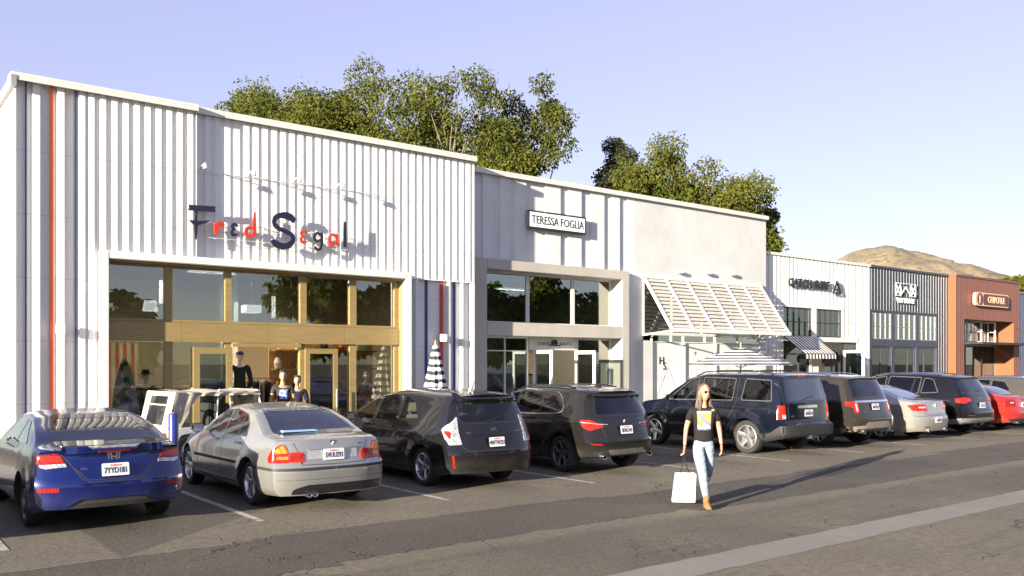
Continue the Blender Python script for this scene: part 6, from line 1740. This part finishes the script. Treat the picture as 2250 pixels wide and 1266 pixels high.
boot((.02,-.165,.10), (.12,-1,-.22), bt, Wm); boot((.06,.42,.27), (.05,-.45,-1), bt, Wm)
# hair: cap plus long locks
m = MB(); c = Vector((.008,-.018,1.615)); NU, NV = 26, 14; vs = []
for j in range(NV+1):
    v = pi*.66*j/NV
    for i in range(NU):
        u = 2*pi*i/NU+R(22); x = sin(v)*sin(u-R(22)); y = -sin(v)*cos(u-R(22)); z = cos(v)
        fr = max(0, -y)
        if z < .42 and fr > .35: k = .80
        else: k = 1.0
        X, Y = x*.088*k, y*.108*k+.006
        cy, sy = cos(R(22)), sin(R(22)); vs.append((c.x+X*cy-Y*sy, c.y+X*sy+Y*cy, c.z+z*.118))
m.add(vs, [(j*NU+i, j*NU+(i+1)%NU, (j+1)*NU+(i+1)%NU, (j+1)*NU+i) for j in range(NV) for i in range(NU)])
rd = random.Random(5)
for k in range(110):
    a = R(22)+rd.uniform(R(58), R(302)); x = sin(a)*.080; y = -cos(a)*.092+.004
    p0 = c+Vector((x*.8,y*.8,.05)); p1 = c+Vector((x*1.02,y*1.05,-.06)); p2 = c+Vector((x*1.15+rd.uniform(-.015,.015),y*.9+.01,-.16)); p3 = c+Vector((x*1.35+rd.uniform(-.03,.03),y*.7+rd.uniform(-.02,.02),-.26+rd.uniform(-.05,.03)))
    m.tube(smoothpts([p0,p1,p2,p3], sub=3), [.010,.011,.0115,.011,.010,.009,.008,.007,.005,.002], 5)
m.build('hair', hairb, Wm, smooth=70)
m = MB(); cy, sy = cos(R(22)), sin(R(22))
for sg in (-1, 1):
    pts = [(sg*.034+.024*cos(2*pi*k/14), .020*sin(2*pi*k/14)) for k in range(14)]
    b = []
    for yy in (-.106,-.100): b += [(.008+x*cy-yy*sy, -.03+x*sy+yy*cy, 1.612+z) for x, z in pts]
    m.add(b, [tuple(range(14)), tuple(range(27,13,-1))]+[(i,(i+1)%14,14+(i+1)%14,14+i) for i in range(14)])
    pa = (.008+sg*.056*cy+.100*sy, -.03+sg*.056*sy-.100*cy, 1.618); pb = (.008+sg*.078*cy+.0, -.03+sg*.078*sy, 1.615); m.tube([pa, pb], .003, 5)
m.tube([(.008-.012*cy+.106*sy,-.03-.012*sy-.106*cy,1.618),(.008+.012*cy+.106*sy,-.03+.012*sy-.106*cy,1.618)], .003, 5)
m.build('sunglasses', M['gloss'], Wm, smooth=40)
m = MB(); m.box(-.022,.022,-.106,-.098,-.003,.003); o = m.build('lips', plain('lips', (.45,.13,.11), .4), Wm); o.location = (.008,-.03,1.545); o.rotation_euler = (0,0,R(22))

Bg2 = thing('shopping_bag', 'large white paper shopping bag with dark string handles carried by the walking woman', 'shopping bag', (9.58, 8.0, 0), rz=R(-43))
bagm = plain('white_paper', (.52,.52,.53), .6, var=.02)
m = MB(); b0, b1 = .085, .475; x0, x1, y0, y1 = -.44, -.13, -.13, .02
def bp(x, y, z): f = (z-b0)/(b1-b0); return (x+.05*f*(1 if x < -.3 else .35), y+.02*f, z + .02*(x+.44)*0)
m.add([bp(x0,y0,b0),bp(x1,y0,b0),bp(x1,y1,b0),bp(x0,y1,b0),bp(x0,y0,b1),bp(x1,y0,b1),bp(x1,y1,b1),bp(x0,y1,b1)], [(0,1,2,3),(0,1,5,4),(2,3,7,6),(3,0,4,7)])
my = (y0+y1)/2
m.add([bp(x1,y0,b0),bp(x1-.025,my,b0+.09),bp(x1,y1,b0),bp(x1,y1,b1),bp(x1-.03,my,b1),bp(x1,y0,b1)], [(0,1,4,5),(1,2,3,4),(0,2,1)])
m.build('bag_body', bagm, Bg2, recalc=False)
m = MB()
for yy in (y0, y1):
    m.tube(smoothpts([(x0+.12,yy+.02,b1-.01),(-.29,(yy-.06)/2,.62),(-.272,-.062,.745),(-.25,(yy-.06)/2,.62),(x1-.06,yy+.02,b1-.01)], sub=4), .004, 5)
m.build('handle', M['darkmetal'], Bg2, smooth=60)
text_mesh('S S', .05, .001, M['grey'], 'printed_mark', Bg2, (-.265,-.122,.31))

# ---- simple standing figures
def standing(name, label, cat, loc, rz, h, topc, pantc, skinm, hair=None, mann=False, group=None, sleeves=True, cap=None, skirt=None, arms='down', headless=False, plinth=0, print_=None, topmat=None):
    Tt = thing(name, label, cat, loc, rz=R(rz), group=group); s = h/1.72; z0 = plinth
    def q(x, y, z): return (x*s, y*s, z*s+z0)
    hx = .30 if arms == 'hips' else .235
    JJ = dict(pel=(q(0,0,.95),.12*s,.09*s), waist=(q(0,0,1.08),.11*s,.08*s), chest=(q(0,0,1.26),.14*s,.095*s), neckb=(q(0,.01,1.40),.075*s,.06*s), neck=(q(0,-.0,1.49),.05*s))
    if not headless: JJ['headb'] = (q(0,-.01,1.54),.05*s)
    for nm, sg in (('R',-1),('L',1)):
        JJ['sh'+nm] = (q(sg*.17,.01,1.39),.055*s); JJ['el'+nm] = (q(sg*hx,.04,1.12),.042*s)
        JJ['wr'+nm] = (q(sg*(.17 if arms == 'hips' else .25),-.04,.98 if arms == 'hips' else .88),.028*s)
        JJ['hip'+nm] = (q(sg*.09,0,.88),.095*s); JJ['kn'+nm] = (q(sg*.10,-.01 if sg < 0 else -.06,.50),.062*s); JJ['an'+nm] = (q(sg*.11,0,.10),.042*s)
    ed = [('pel','waist'),('waist','chest'),('chest','neckb'),('neckb','neck')]+([] if headless else [('neck','headb')])
    for nm in 'RL': ed += [('chest','sh'+nm),('sh'+nm,'el'+nm),('el'+nm,'wr'+nm),('pel','hip'+nm),('hip'+nm,'kn'+nm),('kn'+nm,'an'+nm)]
    parts = [(skinmesh(JJ, ed),0)]
    for nm, sg in (('R',-1),('L',1)): parts.append((handmesh(JJ['wr'+nm][0], (-sg*.8 if arms == 'hips' else .03*sg,-.1,-1), (0,-1,0), .4), 0))
    if not headless: parts.append((headmesh(q(0,-.03,1.61), 0, s), 0))
    joinmesh('body', parts, [skinm], Tt)
    tn = dict(chest=(q(0,0,1.26),.158*s,.115*s), waist=(q(0,0,1.08),.14*s,.108*s), hem=(q(0,0,.95),.150*s,.120*s), low=(q(0,0,.88),.150*s,.120*s), neckb=(q(0,.01,1.39),.088*s,.068*s))
    te = [('chest','waist'),('waist','hem'),('hem','low'),('chest','neckb')]
    for nm, sg in (('R',-1),('L',1)):
        a, b = Vector(JJ['sh'+nm][0]), Vector(JJ['el'+nm][0]); w = Vector(JJ['wr'+nm][0])
        tn['sh'+nm] = (tuple(a), .070*s); te.append(('chest','sh'+nm))
        if sleeves == 'long': tn['el'+nm] = (tuple(b), .056*s); tn['wr'+nm] = (tuple(b.lerp(w,.9)), .042*s); te += [('sh'+nm,'el'+nm),('el'+nm,'wr'+nm)]
        else: tn['sl'+nm] = (tuple(a.lerp(b,.62)), .066*s); te.append(('sh'+nm,'sl'+nm))
    tmesh = skinmesh(tn, te)
    sh = joinmesh('top', [(tmesh,0)], [topmat or fabric(name+'_top', topc)], Tt)
    if print_: project(tmesh, [(-.08*s,1.12*s+z0),(.08*s,1.12*s+z0),(.08*s,1.32*s+z0),(-.08*s,1.32*s+z0)], lambda u, v: (Vector((u,-2,v)), Vector((0,1,0))), print_, 'chest_print', sh)
    if skirt:
        m = MB(); pr = [(1.02,.13),(.85,.17),(.6,.21),(.3,.27),(.22,.28)]; ns = 28; vs = []
        for z, r in pr:
            for k in range(ns): a = 2*pi*k/ns; rr = r*(1+.07*cos(6*a)*(1-z)); vs.append(q(rr*cos(a), rr*.8*sin(a), z))
        m.add(vs, [(j*ns+k, j*ns+(k+1)%ns, (j+1)*ns+(k+1)%ns, (j+1)*ns+k) for j in range(len(pr)-1) for k in range(ns)]); m.build('skirt', topmat or M['black'], Tt, smooth=60)
    elif pantc:
        pn = dict(pel=(q(0,0,.95),.135*s,.105*s)); pe = []
        for nm, sg in (('R',-1),('L',1)):
            pn['hip'+nm] = (q(sg*.09,0,.87),.108*s); pn['kn'+nm] = (q(sg*.10,-.01 if sg < 0 else -.06,.50),.078*s); pn['an'+nm] = (q(sg*.11,0,.12),.064*s); pe += [('pel','hip'+nm),('hip'+nm,'kn'+nm),('kn'+nm,'an'+nm)]
        joinmesh('trousers', [(skinmesh(pn, pe),0)], [fabric(name+'_trousers', pantc)], Tt)
        if not mann:
            for sg in (-1, 1): boot(q(sg*.11,-.0,.10), (sg*.1,-1,0), M['black'], Tt, 'shoe', s)
    if hair:
        m = MB(); c = Vector(q(0,-.015,1.63)); 
        for k in range(46):
            rd_ = random.Random(k); a = rd_.uniform(R(60), R(300)); z = rd_.uniform(-.35,.95); r = math.sqrt(max(0,1-z*z)); m.ball((c.x+sin(a)*r*.062*s, c.y-cos(a)*r*.08*s+.01, c.z+z*.085*s), .032*s, 8)
        for k in range(14):
            rd_ = random.Random(k+90); m.ball((c.x+rd_.uniform(-.05,.05)*s, c.y+rd_.uniform(-.07,.06)*s, c.z+.085*s), .03*s, 8)
        m.build('hair', hair, Tt, smooth=70)
    if cap:
        m = MB(); c = q(0,-.02,1.655); m.ball(c, .1*s, 16, sc=(.86,1.05,.78)); m.prism(rrect(c[0]-.06*s, c[0]+.06*s, c[2]-.012, c[2]+.004, .005, 2), c[1]-.20*s, c[1]-.05*s); m.build('cap', cap, Tt, smooth=50)
    if plinth:
        MB().box(-.32,.32,-.32,.32,0,plinth+.005).build('plinth', M['trim'], Tt, bevel=.01)
    return Tt
bw = NT('blue_white_print'); n = bw.noise(bw.obj(), 22, 3); bw.p(color=bw.mix(bw.rng(n,.45,.5), (.8,.8,.82), (.08,.15,.55)), rough=.7)
standing('person', 'dark-haired man in charcoal top with blue and white print by the shop entrance', 'person', (7.55,17.75,.13), -18, 1.72, (.035,.033,.032), (.02,.02,.03), skin, hair=hairk, print_=bw.mat)
standing('person', 'dark-haired person in dark navy clothes beside the man at the shop entrance', 'person', (8.10,18.25,.13), -24, 1.60, (.012,.014,.035), (.015,.015,.02), skin, hair=hairk, sleeves='long')
mw = plain('mannequin_white', (.68,.66,.62), .4, var=.03); gm = 'mannequins in the shop windows'
standing('mannequin', 'white mannequin in dark sweatshirt and blue cap on a plinth in the doorway', 'mannequin', (7.45,20.0,.14), -15, 1.80, (.03,.032,.035), (.015,.015,.018), mw, mann=True, sleeves='long', cap=plain('cap_blue', (.015,.03,.18), .7), plinth=.36, group=gm)
standing('mannequin', 'headless pale grey sweatshirt mannequin behind the left glass door', 'mannequin', (6.75,20.1,.14), -15, 1.72, (.40,.38,.35), (.05,.05,.06), mw, mann=True, sleeves='long', arms='hips', headless=True, group=gm)
hm = standing('mannequin', 'mannequin in black top and wide-brimmed black hat behind the first shop window', 'mannequin', (5.35,20.0,.14), -15, 1.68, (.02,.02,.022), (.02,.02,.022), mw, mann=True, group=gm)
m = MB(); m.lathe([(0,.10),(.07,.10),(.09,.02),(.095,0),(.20,-.015),(.20,-.02),(.09,-.01),(0,-.01)], 28, c=(0,-.02,1.64)); m.build('hat', M['black'], hm, smooth=40)
pm = NT('floral_print'); n = pm.vor(pm.obj(), 16); pm.p(color=pm.mix(pm.rng(n,.2,.6), (.45,.14,.10), (.07,.06,.09)), rough=.8)
standing('mannequin', 'mannequin in a dark red patterned dress behind the rightmost clothing shop window', 'mannequin', (10.75,20.0,.14), -30, 1.66, (.1,.1,.1), None, mw, mann=True, sleeves='long', skirt=True, topmat=pm.mat, group=gm)
zz = NT('zigzag_print'); s_ = zz.sep(zz.obj()); w_ = zz.math('ADD', zz.math('MULTIPLY', s_[2], 7), zz.math('PINGPONG', zz.math('MULTIPLY', s_[0], 9), 1)); zz.p(color=zz.mix(zz.math('LESS_THAN', zz.math('FRACT', w_), .45), (.80,.78,.74), (.02,.02,.02)), rough=.8)
standing('mannequin', 'mannequin in black and white zigzag dress in the slate shop window', 'mannequin', (37.2,20.12,.14), -40, 1.80, (.1,.1,.1), None, M['black'], mann=True, sleeves='long', skirt=True, topmat=zz.mat, plinth=.55, headless=True, group=gm)

# surfboard, racks, shelves, plant
sb = NT('surfboard_paint'); s_ = sb.sep(sb.obj()); n = sb.noise(sb.obj(), 3.2, 1)
sb.p(color=sb.mix(sb.rng(n,.50,.53), (.62,.66,.72), (.10,.12,.16)), rough=.15, coat=1)
m = MB(); ns = 24; pts = []
for k in range(ns+1):
    f = k/ns; w = .26*(sin(pi*min(1, f**.8*.98+.02))**.62)*(1 if f < .8 else 1); pts.append((w, 1.98*f))
vs = [(x, -.03, z) for x, z in pts]+[(-x, -.03, z) for x, z in pts[::-1]]
m.prism([(a, c) for a, _, c in vs], -.03, .03); o = m.build('surfboard', sb.mat, loc=(4.86,19.75,.15), bevel=.015, smooth=50)
tag(o, 'white and grey surfboard standing upright behind the leftmost shop window', 'surfboard')
def rack(label, x, y, w, z=1.5):
    s = thing('clothes_rack', label, 'clothes rack', (x, y, .14), group='clothes racks inside the clothing shop')
    m = MB(); m.tube([(-w/2,0,0),(-w/2,0,z),(w/2,0,z),(w/2,0,0)], .015, 6); m.tube([(-w/2,-.25,0),(-w/2,.25,0)], .015, 6); m.tube([(w/2,-.25,0),(w/2,.25,0)], .015, 6); m.build('rail_frame', M['darkmetal'], s)
    cols = [(.02,.02,.022),(.04,.04,.05),(.02,.02,.05),(.25,.23,.2),(.03,.03,.03),(.12,.1,.08)]
    k = 0; xx = -w/2+.12
    while xx < w/2-.08:
        gname = 'garment_%d' % (k % 6)
        if gname not in M: M[gname] = fabric(gname, cols[k % 6])
        m = MB(); m.prism([(-.20,-.05),(0,.0),(.20,-.05),(.24,-.45),(.18,-.75-.1*(k % 3)),(-.18,-.75-.1*(k % 3)),(-.24,-.45)], -.035, .035)
        o = m.build('garment', M[gname], bevel=.02, smooth=50); o.location = (x+xx, y, .14+z-.04); o.rotation_euler = (0,0,R(75+8*sin(k*2.1)))
        tag(o, 'dark folded garment hanging on a rack inside the clothing shop', 'garment', 'garments hanging in the clothing shop'); xx += .115; k += 1
rack('dark clothes rack seen through the open doorway', 8.15, 21.4, 1.5); rack('low rack behind the first and second shop windows', 5.9, 21.6, 1.3, 1.35)
s = thing('display_shelf', 'wall of wooden display shelves behind the right shop windows', 'shelf', (10.6, 22.3, .14))
MB().box(-1.5,1.6,.0,.05,0,2.9).build('back_panel', M['woodd'], s)
for z in (.6,1.15,1.7,2.2): MB().box(-1.45,1.55,-.35,0,z,z+.04).build('shelf_board', M['wood'], s)
rd = random.Random(8); cols2 = [M['darkmetal'], M['drywall'], M['letred'], M['letnavy'], M['cream'], M['woodd']]
for z in (.6,1.15,1.7,2.2):
    for k in range(5):
        x = -1.25+k*.6+rd.uniform(-.08,.08); h = rd.uniform(.12,.3); m = MB()
        if rd.random() < .5: m.lathe([(0,0),(.09,0),(.11,h*.5),(.06,h),(0,h)], 14)
        else: m.box(-.14,.14,-.1,.1,0,h*.7); m.box(-.12,.12,-.09,.09,h*.7+.002,h)
        o = m.build('shelf_goods', rd.choice(cols2), bevel=.008, loc=(10.6+x, 22.14, .14+z+.041)); tag(o, 'small dark goods displayed on the wooden shelves behind the right windows', 'goods', 'goods on the display shelves')
s = thing('display_shelf', 'dark low shelf unit with goods inside the hat shop doorway', 'shelf', (17.0, 22.2, .14))
for z in (.5,1.0,1.5): MB().box(-1.3,1.3,-.3,0,z,z+.04).build('shelf_board', M['darkmetal'], s)
MB().box(-1.3,1.3,.0,.04,0,2.2).build('back_panel', M['cream'], s)
for k in range(9):
    x = -1.1+.28*k; z = (.54,1.04,1.54)[k % 3]; m = MB(); m.lathe([(0,.12),(.07,.11),(.09,.02),(.19,0),(.19,-.008),(0,-.008)], 20)
    o = m.build('display_hat', rd.choice([M['cream'], M['woodd'], M['drywall'], M['darkmetal']]), smooth=40, loc=(17.0+x, 22.05, .14+z+.012)); tag(o, 'felt hat displayed on the shelves inside the hat shop', 'hat', 'hats on the shop shelves')
s = thing('potted_plant', 'spiky green agave in a low pot in front of the right glass door', 'plant', (8.95, 18.2, .13))
MB().lathe([(0,0),(.16,0),(.22,.42),(.19,.42),(.17,.36),(0,.36)], 20).build('pot', M['concrete'], s, smooth=40)
m = MB()
for k in range(26):
    a = k*2.4; t_ = .15+.75*(k/26); L1 = .55; d = Vector((cos(a)*t_, sin(a)*t_, 1-.6*t_)).normalized(); w = Vector((-sin(a), cos(a), 0))
    p = Vector((0,0,.38)); q = [p, p+d*L1*.5, p+d*L1*.85+Vector((0,0,-.03*t_))]
    m.add([p+w*.03, q[1]+w*.035, q[2]+Vector(d)*.1, q[1]-w*.035, p-w*.03], [(0,1,2,3,4)])
m.build('leaves', plain('agave', (.14,.20,.08), .5, var=.3), s, recalc=False)
